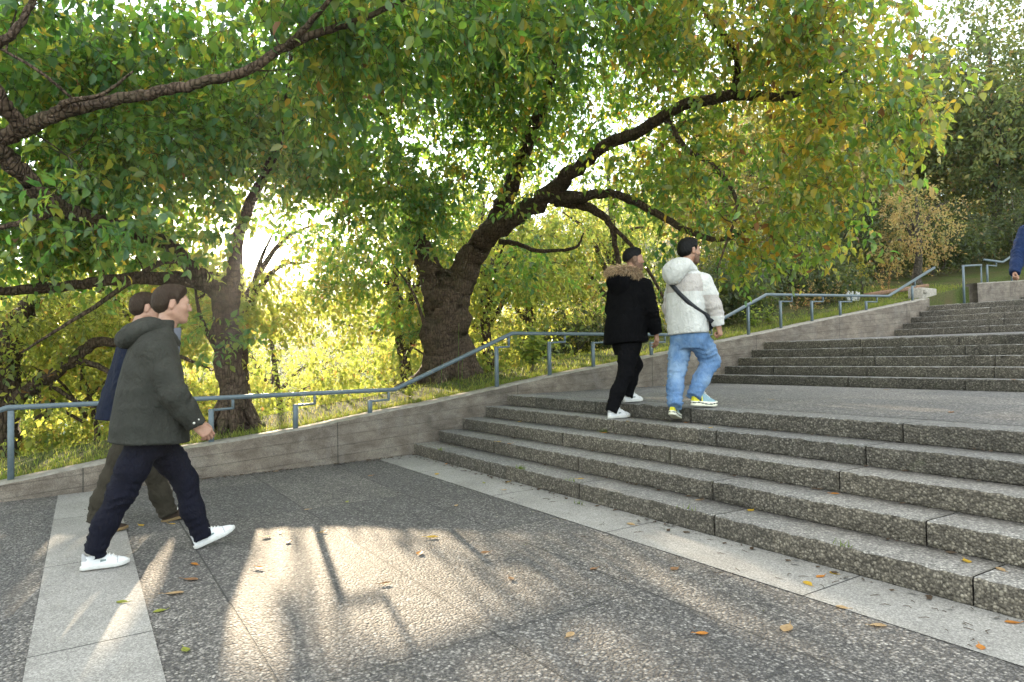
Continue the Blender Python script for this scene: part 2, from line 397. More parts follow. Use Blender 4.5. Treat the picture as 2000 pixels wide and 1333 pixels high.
# ------------------------------------------------------------------ walls
def wall(name, ys, tops, bots, label, thick=.27):
    g = np.random.default_rng(3)
    root = None; V = []; Q = []; mi = []
    n = len(ys); prof_n = 7
    for y, zt, zb in zip(ys, tops, bots):
        e = g.normal(0, .0025, 4)
        V += [(WX, y, zb), (WX+e[0], y, (zb+zt)/2), (WX+e[1]*1.2, y, zt-.018+e[2]), (WX-.014, y, zt+e[2]), (WX-thick+.014, y, zt+e[3]), (WX-thick, y, zt-.018), (WX-thick, y, zb)]
    for i in range(n-1):
        for j in range(prof_n):
            a = i*prof_n; b = a+prof_n; k = (j+1) % prof_n
            Q.append((a+j, b+j, b+k, a+k)); mi.append(1 if j in (2, 3, 4) else 0)
    caps = [list(range(prof_n))[::-1], [(n-1)*prof_n+q for q in range(prof_n)]]; mi += [0, 0]
    return tag(mesh_obj(name, NA(V), [NA(Q)[:, ::-1], NA(caps)[:, ::-1]], [M_wall, M_cope], midx=mi), label, 'wall')
ys = np.arange(-6, 15.97, .12)
wall('retaining_wall', ys, walltop(ys), np.full(len(ys), -1.3), 'long board marked concrete wall sloping up beside the stairs under the handrail')
ys = np.arange(18.24, 26, .15)
wall('retaining_wall', ys, 2.80+(ys-18.24)*.075, np.full(len(ys), 1.4), 'short pale concrete wall at the top beside the farthest steps')
def bend(P):
    return P
# ------------------------------------------------------------------ handrails
RX = WX-.12
RAILP = NA([(-3.4, -.33), (-.60, .785), (3.257, .805), (4.997, 1.512), (8.55, 1.505), (10.471, 2.246), (14.509, 2.36), (16.474, 3.085)])
def rail_z(y): return np.interp(y, RAILP[:, 0], RAILP[:, 1])
def mitred_bar(pts, w, h, root, name, mat):
    P = NA(pts, float); n = len(P); d = np.diff(P, axis=0); d /= np.linalg.norm(d, axis=1, keepdims=True)
    b = .004; sec = NA([(-w/2+b, -h/2), (w/2-b, -h/2), (w/2, -h/2+b), (w/2, h/2-b), (w/2-b, h/2), (-w/2+b, h/2), (-w/2, h/2-b), (-w/2, -h/2+b)])
    V = []
    for i in range(n):
        t = d[max(0, i-1)]+d[min(n-2, i)]; t /= np.linalg.norm(t); c = t@d[min(n-2, i)]
        s = NA([1., 0, 0]); u = np.cross(s, t)*-1; u = u if u[2] > 0 else -u
        V += [P[i]+s*a+u*e/c for a, e in sec]
    k = 8; Q = [(i*k+j, i*k+(j+1) % k, (i+1)*k+(j+1) % k, (i+1)*k+j) for i in range(n-1) for j in range(k)]
    return mesh_obj(name, NA(V), [NA(Q)[:, ::-1], NA([list(range(k)), [(n-1)*k+q for q in range(k)][::-1]])], mat, root)
def handrail(pts, posts, label, rz, basez, arms):
    root = empty('handrail', (0, 0, 0), label, 'handrail', 'blue grey steel handrails')
    mitred_bar([(RX, y, z) for y, z in pts], .045, .048, root, 'rail', M_rail)
    for y, ar in zip(posts, arms):
        zr = float(rz(y)); zb = float(basez(y))
        pb = MB()
        if ar == 0:
            pb.box((RX-.019, y-.026, zb-.03), (RX+.019, y+.026, zr-.026), .004); pb.build('post', M_rail, root); continue
        zt = float(rz(y+ar*.5))-.115
        pb.box((RX-.018, y-.026, zb-.03), (RX+.018, y+.026, zt), .004)
        post = pb.build('post', M_rail, root)
        br = MB(); ye = y+ar; ze = float(rz(ye))
        br.bar((RX, y+.028, zt-.014), (RX, ye+.012, zt-.014+.01), .03, .026)
        br.box((RX-.014, ye-.014, zt+.0005), (RX+.014, ye+.014, ze-.0255), .003)
        br.build('bracket', M_rail, post)
    return root
handrail(RAILP, [-1.9, -.57, 1.16, 2.05, 2.94, 4.74, 5.62, 6.42, 7.6, 8.75, 9.95, 10.86, 11.81, 12.74, 13.66, 15.48],
         'long blue grey handrail stepping up along the top of the sloping wall', rail_z, walltop, [0, 0, .22, .22, .24, .2, .28, .3, .3, .25, 0, .34, .36, .4, .4, .12])
R2 = NA([(18.9, 3.42), (19.9, 3.42), (22.5, 4.35), (26, 4.4)])
handrail(R2, [19.05, 20.4, 21.9, 24.0], 'short handrail on the upper wall at the top of the stairs', lambda y: np.interp(y, R2[:, 0], R2[:, 1]), lambda y: 2.80+(y-18.24)*.075, [.5, .3, .3, .3])
b = MB(); b.box((RX-.02, 17.80, 2.2), (RX+.02, 17.85, 3.22), .004); b.bar((RX, 17.825, 3.2), (RX, 18.75, 3.28), .04, .045); b.bar((RX, 18.73, 2.6), (RX, 18.73, 3.28), .03, .03, up=(1, 0, 0))
tag(b.build('rail_end', M_rail), 'single steel rail post with a short arm at the gap in the wall', 'rail post')
# ------------------------------------------------------------------ terrain, river
def grid_terrain():
    xs = np.concatenate([NA([30, 10, 0, -4, -7, -7.9]), np.linspace(-7.96, -12, 22), np.linspace(-12.5, -40, 45), np.linspace(-42, -130, 40), np.linspace(-135, -420, 40)])
    ysv = np.concatenate([np.linspace(-260, -22, 40), np.linspace(-20, 50, 120), np.linspace(53, 330, 50)])
    X, Y = np.meshgrid(xs, ysv); Z = terrain(X, Y)
    V = np.stack([X, Y, Z], -1).reshape(-1, 3); n = len(xs)
    i = np.arange(len(ysv)-1)[:, None]*n; j = np.arange(n-1)[None]
    Q = np.stack([i+j, i+n+j, i+n+j+1, i+j+1], -1).reshape(-1, 4)
    return tag(mesh_obj('terrain', V, Q, M_soil, smooth=True), kind='structure')
grid_terrain()
def water():
    t = NT('river_water'); P = t.pos(); n = t.noise(t.mapping(P, (1.2, .35, 1)), 1.2, 4)
    return t.done(t.pbsdf((.16, .19, .20), .18, .6, t.bump(n, .35, .12)))
xs = -7.95-NA([62., 104.]); 
tag(mesh_obj('river', NA([(xs[1], -160, -6.0), (xs[0], -160, -6.0), (xs[0], 160, -6.0), (xs[1], 160, -6.0)]), NA([(0, 1, 2, 3)]), water()), kind='structure')
# ------------------------------------------------------------------ vegetation materials
def bark(name, c0, c1, moss=0.0):
    t = NT(name); P = t.obj(); n = t.noise(t.mapping(P, (1, 1, 3.2)), 7, 6, .65, .6); v = t.vor(t.mapping(P, (1, 1, .28)), 24, 'DISTANCE_TO_EDGE').outputs['Distance']
    ring = t.noise(t.mapping(P, (.35, .35, 5)), 8, 3, .6)
    col = t.ramp(n, [(.3, c0), (.7, c1)])
    col = t.mix(t.fr(v, 0, .10, .7, 0), col, tuple(.4*a for a in c0))
    if moss: col = t.mix(t.fr(t.noise(P, 3, 5, .7), .5, .68, 0, moss), col, (.05, .06, .025))
    h = t.math('ADD', t.math('MULTIPLY', t.fr(v, 0, .16), .8), t.math('ADD', n, t.math('MULTIPLY', ring, .5)))
    return t.done(t.pbsdf(col, .9, .15, t.bump(h, .9, .03)))
M_bark = bark('cherry_bark', (.046, .032, .024), (.135, .094, .068), .35)
M_bark2 = bark('grey_bark', (.05, .042, .034), (.13, .11, .09), .35)
def leafmat(name, stops, tstops, tw=.45, rough=.42, spec=.45):
    t = NT(name); a = t.n('Attribute', attribute_name='tint').outputs['Fac']
    col = t.ramp(a, stops); tc_ = t.ramp(a, tstops)
    b = t.pbsdf(col, rough, spec); tr = t.n('BsdfTranslucent', {'Color': tc_}).outputs[0]
    mx = t.n('MixShader', {0: tw}); t.set(mx, 1, b); t.set(mx, 2, tr)
    return t.done(mx.outputs[0])
LS = [(0, (.017, .062, .042)), (.3, (.035, .094, .034)), (.6, (.10, .125, .022)), (.8, (.26, .20, .018)), (.93, (.36, .17, .02)), (1, (.20, .09, .03))]
LT = [(0, (.20, .44, .06)), (.35, (.40, .58, .07)), (.6, (.62, .60, .08)), (.8, (.85, .62, .08)), (.93, (.80, .40, .06)), (1, (.30, .14, .05))]
M_leaf = leafmat('leaf_cherry', LS, LT, .54, .36, .6)
LT2 = [(0, (.32, .46, .07)), (.35, (.54, .60, .10)), (.6, (.74, .68, .13)), (.8, (.85, .66, .16)), (1, (.60, .36, .10))]
M_leafb = leafmat('leaf_backlit', LS, LT2, .6)
LS3 = [(0, (.032, .055, .026)), (.35, (.080, .115, .040)), (.6, (.16, .165, .060)), (.8, (.30, .215, .085)), (1, (.20, .11, .045))]
LT3 = [(0, (.16, .22, .05)), (.35, (.34, .42, .09)), (.6, (.55, .50, .14)), (.8, (.70, .50, .17)), (1, (.40, .20, .07))]
M_leafh = leafmat('leaf_hillside', LS3, LT3, .4, .5, .3)
M_leafd = leafmat('leaf_dark_bush', [(p, tuple(.55*a for a in c)) for p, c in LS3], [(p, tuple(.6*a for a in c)) for p, c in LT3], .35, .5, .3)
def grassmat():
    t = NT('grass_blades'); a = t.n('Attribute', attribute_name='tint').outputs['Fac']
    col = t.ramp(a, [(0, (.04, .075, .015)), (.6, (.10, .13, .025)), (1, (.26, .21, .08))]); tcx = t.ramp(a, [(0, (.20, .32, .04)), (.6, (.42, .46, .07)), (1, (.6, .48, .18))])
    mx = t.n('MixShader', {0: .5}); t.set(mx, 1, t.pbsdf(col, .5, .3)); t.set(mx, 2, t.n('BsdfTranslucent', {'Color': tcx}).outputs[0]); return t.done(mx.outputs[0])
M_grass = grassmat()
# ------------------------------------------------------------------ leaves
def leaf_mesh(name, P, D, N, L, Wd, tint, mat, parent, simple=False, rng=None, twigs=None):
    """P base, D direction, N normal, L length, Wd half-width ratio"""
    n = len(P)
    D = D/(np.linalg.norm(D, axis=1, keepdims=True)+1e-9)
    S = np.cross(D, N); S /= np.linalg.norm(S, axis=1, keepdims=True)+1e-9
    N = np.cross(S, D)
    L = np.broadcast_to(L, n)[:, None]; W = (np.broadcast_to(Wd, n)[:, None])*L
    curl = rng.uniform(-.05, .28, (n, 1))
    if simple:
        tmpl = [(0, 0, 0), (.45, 1, .12), (1, 0, -.10), (.45, -1, .12)]; k = 4; faces = [(0, 1, 2, 3)]
    else:
        tmpl = [(0, 0, 0), (.5, 0, -.0), (1, 0, -.22), (.28, .88, .10), (.62, .80, .06), (.28, -.88, .10), (.62, -.80, .06)]; k = 7
        faces = [(0, 3, 4, 2, 1), (0, 1, 2, 6, 5)]
    V = np.zeros((n, k, 3))
    for i, (a, b, c) in enumerate(tmpl):
        V[:, i] = P+D*(a*L)+S*(b*W)+N*((c*.8+(-curl*a*a if True else 0))*L)
    base = (np.arange(n)*k)[:, None]
    Fs = [np.concatenate([base+NA(f)[None] for f in faces])]
    V = V.reshape(-1, 3); tn = np.repeat(tint, k); mi = None
    if twigs is not None and twigs.n:
        TV = np.concatenate(twigs.V); mi = [np.zeros(sum(len(f) for f in Fs), int)]
        for f in twigs.F.values(): Fs.append(NA(f)+len(V)); mi.append(np.ones(len(f), int))
        V = np.concatenate([V, TV]); tn = np.concatenate([tn, np.zeros(len(TV))]); mi = np.concatenate(mi)
    return mesh_obj(name, V, Fs, mat, parent, midx=mi, attrs={'tint': tn})
# sunlit patches on the paving (pixel outlines on the photograph turned into outlines on the ground): foliage leaves the way to the sun open there
def gpoly(pts): return NA([hit(*p)[:2] for p in pts])
LIT = [gpoly(p) for p in (
    [(455, 1072), (640, 1062), (830, 1080), (905, 1108), (985, 1195), (1060, 1300), (1090, 1333), (720, 1333), (690, 1250), (655, 1175), (560, 1180), (540, 1260), (545, 1333), (300, 1333), (380, 1150)],
    [(950, 1092), (1005, 1100), (1110, 1190), (1190, 1250), (1130, 1262), (1040, 1190)],
    [(1180, 1098), (1260, 1098), (1400, 1170), (1560, 1250), (1620, 1290), (1500, 1270), (1330, 1180)],
    [(1340, 1080), (1480, 1105), (1700, 1190), (2000, 1285), (2000, 1333), (1880, 1333), (1700, 1270), (1560, 1200), (1420, 1120)],
    [(60, 1330), (150, 1333), (240, 1240), (330, 1110), (270, 1080), (180, 1180)],
    [(90, 1010), (130, 1000), (110, 1080), (50, 1190), (20, 1300), (0, 1300), (40, 1150)],
    [(1215, 768), (1345, 772), (1345, 782), (1215, 776)], [(1560, 785), (2000, 795), (2000, 830), (1700, 815)])]
def inpoly(Q, x, y):
    r = np.zeros(len(x), bool); j = len(Q)-1
    for i in range(len(Q)):
        xi, yi = Q[i]; xj, yj = Q[j]
        with np.errstate(divide='ignore', invalid='ignore'):
            c = ((yi > y) != (yj > y)) & (x < (xj-xi)*(y-yi)/(yj-yi+1e-12)+xi)
        r ^= c; j = i
    return r
def sun_open(P, rng, keep=.004):
    """True where a leaf may grow"""
    out = np.ones(len(P), bool)
    for zg, k0, k1 in ((-.02, 0, 6), (.74, 6, 8)):
        t = (P[:, 2]-zg)/SUN[2]; gx = P[:, 0]-SUN[0]*t; gy = P[:, 1]-SUN[1]*t
        jx = gx+rng.normal(0, .09, len(P)); jy = gy+rng.normal(0, .04, len(P))
        for Q in LIT[k0:k1]: out &= ~(inpoly(Q, jx, jy) & (t > 0))
    # grass strip along the wall, and a window towards the sun seen from the path
    t = (P[:, 0]+8.6)/SUN[0]; gz = P[:, 2]-SUN[2]*t; gy = P[:, 1]-SUN[1]*t
    wt = walltop(np.clip(gy, -6, 16)); s = (t > .6) & (gy > -3) & (gy < 15) & (gz > wt-.15) & (gz < wt+.14)
    out &= ~(s & (rng.random(len(P)) < .8))
    v = P-CC; d = np.linalg.norm(v, axis=1); c = (v@SUN)/d; ang = np.degrees(np.arccos(np.clip(c, -1, 1)))
    s = (ang < 1.6)
    out &= ~s
    s2 = (ang < 4.5) & (((v@CR)/(v@CF))*FPX+1000 > 480)
    out &= ~(s2 & (rng.random(len(P)) < .35) & (d > 9))
    return out | (rng.random(len(P)) < keep)
# ------------------------------------------------------------------ trees
def catmull(P, R, sub=5):
    P = NA(P, float); R = NA(R, float); n = len(P)
    if n < 3: 
        t = np.linspace(0, 1, sub+1)[:, None]; return P[0]*(1-t)+P[-1]*t, R[0]*(1-t[:, 0])+R[-1]*t[:, 0]
    Q = np.concatenate([[2*P[0]-P[1]], P, [2*P[-1]-P[-2]]]); o = []; r = []
    for i in range(n-1):
        p0, p1, p2, p3 = Q[i:i+4]
        for k in range(sub):
            t = k/sub
            o.append(.5*((2*p1)+(-p0+p2)*t+(2*p0-5*p1+4*p2-p3)*t*t+(-p0+3*p1-3*p2+p3)*t**3)); r.append(R[i]*(1-t)+R[i+1]*t)
    o.append(P[-1]); r.append(R[-1]); return NA(o), NA(r)
def make_tree(label, base, limbs, blobs, ncl, per, llen, lmat, bmat, seed, tint=(.30, .16), tintf=None, group=None, carve=True, droop=.45, lw=.28, simple=False,
              twig=.004, sides=12, spread=.5, clump=True, name='tree', cat='tree', hang=.58, mindist=0.0, crown_name='crown'):
    g = np.random.default_rng(seed); base = NA(base, float)
    root = empty(name, base, label, cat, group)
    mb = MB(); nodes = []; nrad = []
    for li, (P, R) in enumerate(limbs):
        P2, R2 = catmull(P, R, 6)
        if li > 0 or len(P) > 2:
            wob = g.normal(0, 1, P2.shape)*R2[:, None]*.13; wob[0] = 0; P2 = P2+wob
        mb.tube(P2-base, R2, sides if R2[0] > .05 else 7, wob=.07 if R2[0] > .08 else .03, seed=seed+li)
        s = 3 if li == 0 else 0
        nodes += list(P2[len(P2)//2 if li == 0 else 1:]); nrad += list(R2[len(P2)//2 if li == 0 else 1:])
    r0_ = limbs[0][1][0]
    if r0_ > .2:                                   # root flare
        for q in range(7):
            a_ = q*.9+g.uniform(-.25, .25); u_ = NA([math.cos(a_), math.sin(a_), 0]); e_ = r0_*g.uniform(1.25, 1.75)
            mb.tube(NA([u_*r0_*.45+NA([0, 0, .75*r0_+.25]), u_*r0_*.72+NA([0, 0, .28]), u_*r0_*1.0+NA([0, 0, .12]), u_*e_+NA([0, 0, -.02])]), [r0_*.20, r0_*.25, r0_*.22, r0_*.08], 8, wob=.1, seed=q)
    mb.build('trunk', bmat, root, smooth=True)
    # cluster targets
    wts = NA([b[1][0]*b[1][1]*b[1][2]*(b[2] if len(b) > 2 else 1) for b in blobs]); wts /= wts.sum()
    T = []; 
    k = g.choice(len(blobs), ncl*2, p=wts)
    u = g.normal(0, 1, (ncl*2, 3)); u /= np.linalg.norm(u, axis=1, keepdims=True); u *= g.random((ncl*2, 1))**(1/2.6)
    T = NA([NA(blobs[a][0], float) for a in k])+u*NA([NA(blobs[a][1], float) for a in k])
    if clump:   # uneven density: some clumps, some gaps
        f = np.sin(T[:, 0]*2.3+seed)*np.sin(T[:, 1]*2.1+1.7*seed)+np.sin(T[:, 2]*2.9+.6*seed)*np.sin(T[:, 0]*1.3+T[:, 1]*1.1)
        T = T[(f+g.normal(0, .55, len(T))) > -.35]
    T = T[:ncl]
    if carve: T = T[sun_open(T, g)]
    if mindist: T = T[np.linalg.norm(T-CC, axis=1) > mindist]
    ND = np.zeros((len(nodes)+len(T)*4+10, 3)); NR = np.zeros(len(ND)); m = len(nodes); ND[:m] = nodes; NR[:m] = nrad
    d0 = NA([np.min(np.linalg.norm(ND[:m]-t, axis=1)) for t in T]); T = T[np.argsort(d0)]
    tw = MB(); tw.V.append(np.zeros((0, 3))); LP = []; LD = []; LN = []; LTt = []
    for t in T:
        dd = np.linalg.norm(ND[:m]-t, axis=1)+.15*np.maximum(0, ND[:m, 2]-t[2])
        i = int(np.argmin(dd)); a = ND[i]; v = t-a; L = np.linalg.norm(v)
        if L < .03: continue
        mid1 = a+v*.35+NA([0, 0, .10*L])+g.normal(0, .06*L, 3); mid2 = a+v*.72+NA([0, 0, .06*L])+g.normal(0, .06*L, 3)
        r0 = min(NR[i]*.75, twig+.015*L); r1 = max(twig*.6, r0*.45)
        tw.tube(NA([a, mid1, mid2, t])-base, [r0, r0*.8, r0*.62, r1], 4 if r0 < .012 else 6, cap=False)
        ND[m:m+3] = [mid1, mid2, t]; NR[m:m+3] = [r0*.8, r0*.62, r1]; m += 3
        # leafy sprays from the end of the twig
        ns = 2 if per > 7 else 1
        for s in range(ns):
            out = v/L*.5+g.normal(0, spread, 3)+NA([0, 0, -droop*.5]); out /= np.linalg.norm(out)
            ln = llen*g.uniform(2.4, 4.6); q = per//ns
            tt = (np.arange(q)+g.random(q))/q
            pts = t+out*(ln*tt)[:, None]+NA([0, 0, -1.])*(droop*.5*ln*tt**2)[:, None]
            if not simple: tw.tube(NA([t, t+out*ln*.5+NA([0, 0, -droop*.125*ln]), t+out*ln+NA([0, 0, -droop*.5*ln])])-base, [r1, twig*.5, twig*.3], 3, cap=False)
            sd = np.cross(out, g.normal(0, 1, 3)); sd /= np.linalg.norm(sd)
            sg = np.where(np.arange(q) % 2 == 0, 1., -1.)[:, None]
            d = out*.45+sd*sg*.75+g.normal(0, .32, (q, 3))+NA([0, 0, -hang])*g.uniform(.3, 1.2, (q, 1))
            LP.append(pts+sd*sg*.006); LD.append(d); LN.append(g.normal(0, .55, (q, 3))+NA([0, 0, 1.])+out*.5)
            bt = tint[0]+g.normal(0, tint[1]*.7)
            LTt.append(bt+g.normal(0, tint[1]*.55, q))
    LP = np.concatenate(LP); LD = np.concatenate(LD); LN = np.concatenate(LN); tt = np.concatenate(LTt)
    if tintf is not None: tt = tt+tintf(LP)
    if carve:
        k = sun_open(LP, g); LP, LD, LN, tt = LP[k], LD[k], LN[k], tt[k]
    if mindist:
        k = np.linalg.norm(LP-CC, axis=1) > mindist; LP, LD, LN, tt = LP[k], LD[k], LN[k], tt[k]
    k = LP[:, 2] > terrain(LP[:, 0], LP[:, 1])+.05; LP, LD, LN, tt = LP[k], LD[k], LN[k], tt[k]
    tt = np.where(g.random(len(tt)) < .045, tt+g.uniform(.3, .6, len(tt)), np.minimum(tt, .84))
    leaf_mesh(crown_name, LP-base, LD, LN, g.uniform(.5, 1.28, len(LP))*llen, g.uniform(lw*.8, lw*1.2, len(LP)), np.clip(tt, 0, 1), [lmat, bmat], root, simple, g, tw)
    return root
DMAP = lambda d: d
def pl(*a):   # (px,py,depth,radius m) -> polyline
    return [at(x, y, DMAP(d)) for x, y, d, r in a], [r for *_, r in a]
def bl(x, y, d, rx, ry=None, rz=None, w=1.0):
    return (at(x, y, DMAP(d)), (rx, ry or rx, rz or rx*.7), w)
# the big tree in the middle
DMAP = lambda d: d+1.35*min(1, max(0, (d-7.6)/2.6))
b1 = at(880, 750, DMAP(10.35)); b1[2] = float(terrain(b1[0], b1[1]))-.05
fork = at(872, 545, DMAP(10.3))
T1 = [([b1+NA([0, 0, -.1]), b1+NA([0, 0, .12]), at(878, 690, DMAP(10.35)), at(873, 620, DMAP(10.3)), at(871, 572, DMAP(10.3)), at(872, 552, DMAP(10.3))], [.55, .46, .405, .385, .37, .22]),
      pl((862, 600, 10.3, .25), (845, 545, 10.3, .23), (828, 500, 10.3, .20), (812, 470, 10.2, .17), (800, 420, 10.1, .14), (795, 360, 9.9, .11), (770, 280, 9.6, .08), (740, 190, 9.2, .055), (700, 80, 8.8, .03)),
      pl((882, 600, 10.3, .25), (896, 550, 10.25, .25), (920, 502, 10.2, .225), (950, 462, 10.1, .195), (1000, 428, 9.9, .15), (1070, 380, 9.6, .145), (1120, 335, 9.3, .108), (1180, 285, 9.0, .09), (1250, 258, 8.7, .078), (1320, 212, 8.4, .072), (1400, 192, 8.2, .070), (1460, 186, 8.1, .062), (1525, 190, 8.0, .05), (1600, 168, 7.9, .035), (1690, 120, 7.8, .018)),
      pl((945, 466, 10.1, .17), (972, 420, 10.0, .15), (1000, 360, 9.8, .13), (1022, 300, 9.6, .11), (1050, 230, 9.3, .09), (1075, 150, 9.0, .07), (1100, 60, 8.7, .05), (1125, -60, 8.4, .03)),
      pl((1075, 385, 9.6, .12), (1130, 385, 9.4, .085), (1190, 378, 9.2, .06), (1240, 395, 9.0, .055), (1300, 428, 8.8, .05), (1350, 455, 8.7, .045), (1410, 468, 8.6, .03), (1480, 440, 8.5, .015)),
      pl((1085, 395, 9.6, .09), (1150, 405, 9.5, .07), (1190, 435, 9.4, .05), (1202, 480, 9.4, .038), (1212, 540, 9.4, .03), (1200, 600, 9.4, .012)),
      pl((1190, 435, 9.4, .035), (1240, 490, 9.3, .03), (1290, 570, 9.2, .022), (1310, 620, 9.2, .01)),
      pl((975, 472, 10.1, .05), (1010, 476, 10.0, .04), (1045, 490, 9.9, .036), (1080, 490, 9.8, .03), (1125, 483, 9.7, .024), (1140, 455, 9.7, .01)),
      pl((1300, 230, 8.5, .05), (1340, 290, 8.3, .035), (1400, 330, 8.2, .028), (1440, 400, 8.1, .022), (1420, 470, 8.1, .015), (1400, 530, 8.0, .008)),
      pl((1430, 190, 8.15, .05), (1440, 120, 7.9, .035), (1400, 50, 7.7, .028), (1330, -20, 7.5, .02)),
      pl((840, 700, 10.2, .03), (825, 620, 10.0, .03), (800, 560, 9.9, .02), (770, 520, 9.8, .01))]
def yellow_right(P):
    v = P-CC; x = (v@CR)/(v@CF)*FPX+1000
    return .27*sstep(1000, 1550, x)-.03
blobs1 = [bl(800, 260, 9.3, 2.0, 2.0, 1.25), bl(700, 380, 9.0, 1.5, 1.5, .8), bl(850, 90, 8.6, 2.0, 2.0, 1.0), bl(1050, 180, 10.2, 1.7, 1.7, 1.2), bl(1080, 40, 8.2, 1.8, 1.8, 1.0), bl(1250, 90, 9.2, 1.7, 1.7, .9, .8),
          bl(1330, 330, 9.4, 1.5, 1.5, .8, .9), bl(1480, 140, 8.4, 1.5, 1.5, .95, 1.2), bl(1600, 250, 7.7, 1.2, 1.2, .8, 1.3), bl(1500, 350, 7.9, 1.2, 1.2, .65, 1.3), bl(1680, 100, 7.5, 1.1, 1.1, .75), bl(1400, 470, 8.6, 1.0, 1.0, .4, 1.1),
          bl(840, 400, 10.8, 1.0, 1.0, .6), bl(960, 260, 9.6, .9, .9, .6, 1.2), bl(1120, 210, 10.4, 1.0, 1.0, .6, 1.2), bl(620, 150, 8.6, 1.6, 1.6, 1.1), bl(1760, 190, 7.5, .6, .6, .7), bl(1480, 40, 7.8, 1.4, 1.4, .6), bl(1180, 300, 8.3, .4, .4, .2, 1.3), bl(1010, 385, 9.2, .5, .5, .25, 1.3), bl(1340, 215, 7.9, .35, .35, .2, 1.3), bl(1560, 450, 8.1, .8, .8, .4), bl(1200, 560, 9.5, .7, .7, .45, .8), bl(770, 470, 10.2, 1.0, 1.0, .5, 1.3), bl(700, 540, 10.8, .9, .9, .5, 1.2), bl(790, 620, 10.4, .6, .6, .5, 1.2), bl(1000, 520, 11, .9, .9, .5), bl(600, 440, 10, .8, .8, .4), bl(900, -60, 7.4, 2.2, 2.2, .8), bl(1300, -60, 7.2, 2.2, 2.2, .8)]
make_tree('largest forked cherry tree behind the wall, its thick limb reaching over two men', b1, T1, blobs1, 4000, 16, .106, M_leaf, M_bark, 11, (.24, .24), yellow_right, mindist=3.6, sides=16)
# the tree behind the walking pair
DMAP = lambda d: d
b2 = at(458, 842, 8.35); b2[2] = float(terrain(b2[0], b2[1]))-.05
T2 = [([b2+NA([0, 0, -.1]), b2+NA([0, 0, .10]), at(455, 770, 8.35), at(447, 690, 8.35), at(445, 630, 8.3), at(440, 575, 8.3), at(452, 550, 8.3)], [.27, .205, .165, .155, .15, .145, .10]),
      pl((444, 600, 8.3, .13), (415, 563, 8.25, .105), (370, 547, 8.15, .09), (300, 543, 8.0, .08), (230, 548, 7.8, .065), (150, 556, 7.6, .055), (60, 566, 7.4, .055), (-60, 570, 7.1, .04), (-200, 550, 6.8, .02)),
      pl((420, 567, 8.25, .10), (375, 525, 8.0, .09), (340, 490, 7.7, .085), (290, 462, 7.3, .08), (215, 438, 6.7, .075), (125, 408, 6.1, .073), (80, 382, 5.8, .072), (40, 335, 5.6, .072), (0, 298, 5.4, .072), (-50, 270, 5.2, .07), (-130, 180, 5.0, .06), (-220, 60, 4.8, .04)),
      pl((448, 600, 8.3, .11), (455, 545, 8.3, .085), (462, 480, 8.2, .07), (492, 390, 8.1, .06), (540, 290, 7.9, .045), (560, 200, 7.6, .035), (570, 90, 7.3, .02)),
      pl((350, 505, 7.8, .05), (300, 520, 7.6, .03), (200, 590, 7.4, .025), (120, 640, 7.2, .018), (40, 690, 7.1, .01)),
      pl((432, 700, 8.4, .035), (400, 640, 8.6, .03), (385, 590, 8.7, .02), (380, 540, 8.7, .01)),
      pl((130, 410, 6.1, .035), (60, 430, 6.0, .03), (-20, 450, 5.9, .02))]
blobs2 = [bl(250, 370, 8.6, 1.3, 1.3, .7), bl(100, 480, 8.4, 1.2, 1.2, .45), bl(400, 330, 8.6, 1.3, 1.3, .7), bl(520, 250, 8.0, 1.2, 1.2, .8), bl(60, 330, 7.6, 1.2, 1.2, .6), bl(330, 200, 7.8, 1.4, 1.4, .8), bl(150, 200, 7.6, 1.3, 1.3, .8), bl(230, 500, 8.8, .9, .9, .3), bl(-100, 450, 7.2, 1.4, 1.4, .6), bl(260, 320, 6.6, .7, .7, .3), bl(420, 420, 7.4, .6, .6, .3), bl(240, 450, 6.2, .55, .55, .25), bl(340, 480, 7.0, .45, .45, .25), bl(90, 400, 5.2, .4, .4, .2),
          bl(440, 640, 8.2, .35, .35, .25, 2)]
make_tree('slimmer leaning cherry tree just behind the two walking men', b2, T2, blobs2, 1900, 16, .10, M_leaf, M_bark, 23, (.25, .20), None, mindist=3.6, sides=14)
# the tree that stands outside the frame on the left and reaches in
b0 = NA([-8.9, -2.9, 0.]); b0[2] = float(terrain(b0[0], b0[1]))-.05
j0 = at(-190, 345, 5.6)
T0 = [([b0+NA([0, 0, -.1]), b0+NA([0, 0, .15]), b0+NA([.1, .1, 1.0]), b0+NA([.4, .35, 1.8]), j0], [.34, .27, .22, .19, .13]),
      ([b0+NA([.3, .25, 1.6]), j0, at(-60, 300, 5.5), at(0, 270, 5.4), at(60, 245, 5.35), at(110, 225, 5.3), at(170, 208, 5.3), at(250, 190, 5.3), at(330, 176, 5.3), at(400, 160, 5.3), at(480, 138, 5.3), at(550, 98, 5.3), at(620, 66, 5.3), at(700, 40, 5.3), at(770, 8, 5.3), at(850, -40, 5.3)], [.15, .10, .075, .066, .060, .052, .046, .044, .041, .038, .036, .033, .029, .025, .020, .013]),
      pl((45, 252, 5.35, .06), (15, 215, 5.2, .055), (-5, 180, 5.1, .05), (-40, 120, 5.0, .045)),
      pl((85, 235, 5.3, .03), (130, 200, 5.2, .024), (200, 185, 5.1, .015), (260, 140, 5.0, .008)),
      pl((560, 92, 5.3, .03), (600, 50, 5.1, .024), (640, 5, 5.0, .018), (680, -60, 4.9, .01)),
      pl((0, 95, 5.0, .012), (70, 135, 5.0, .012), (120, 175, 5.1, .011), (155, 205, 5.25, .011)), 
      pl((-10, 90, 4.6, .03), (20, 70, 4.6, .028), (50, 30, 4.6, .024), (80, -40, 4.6, .02))]
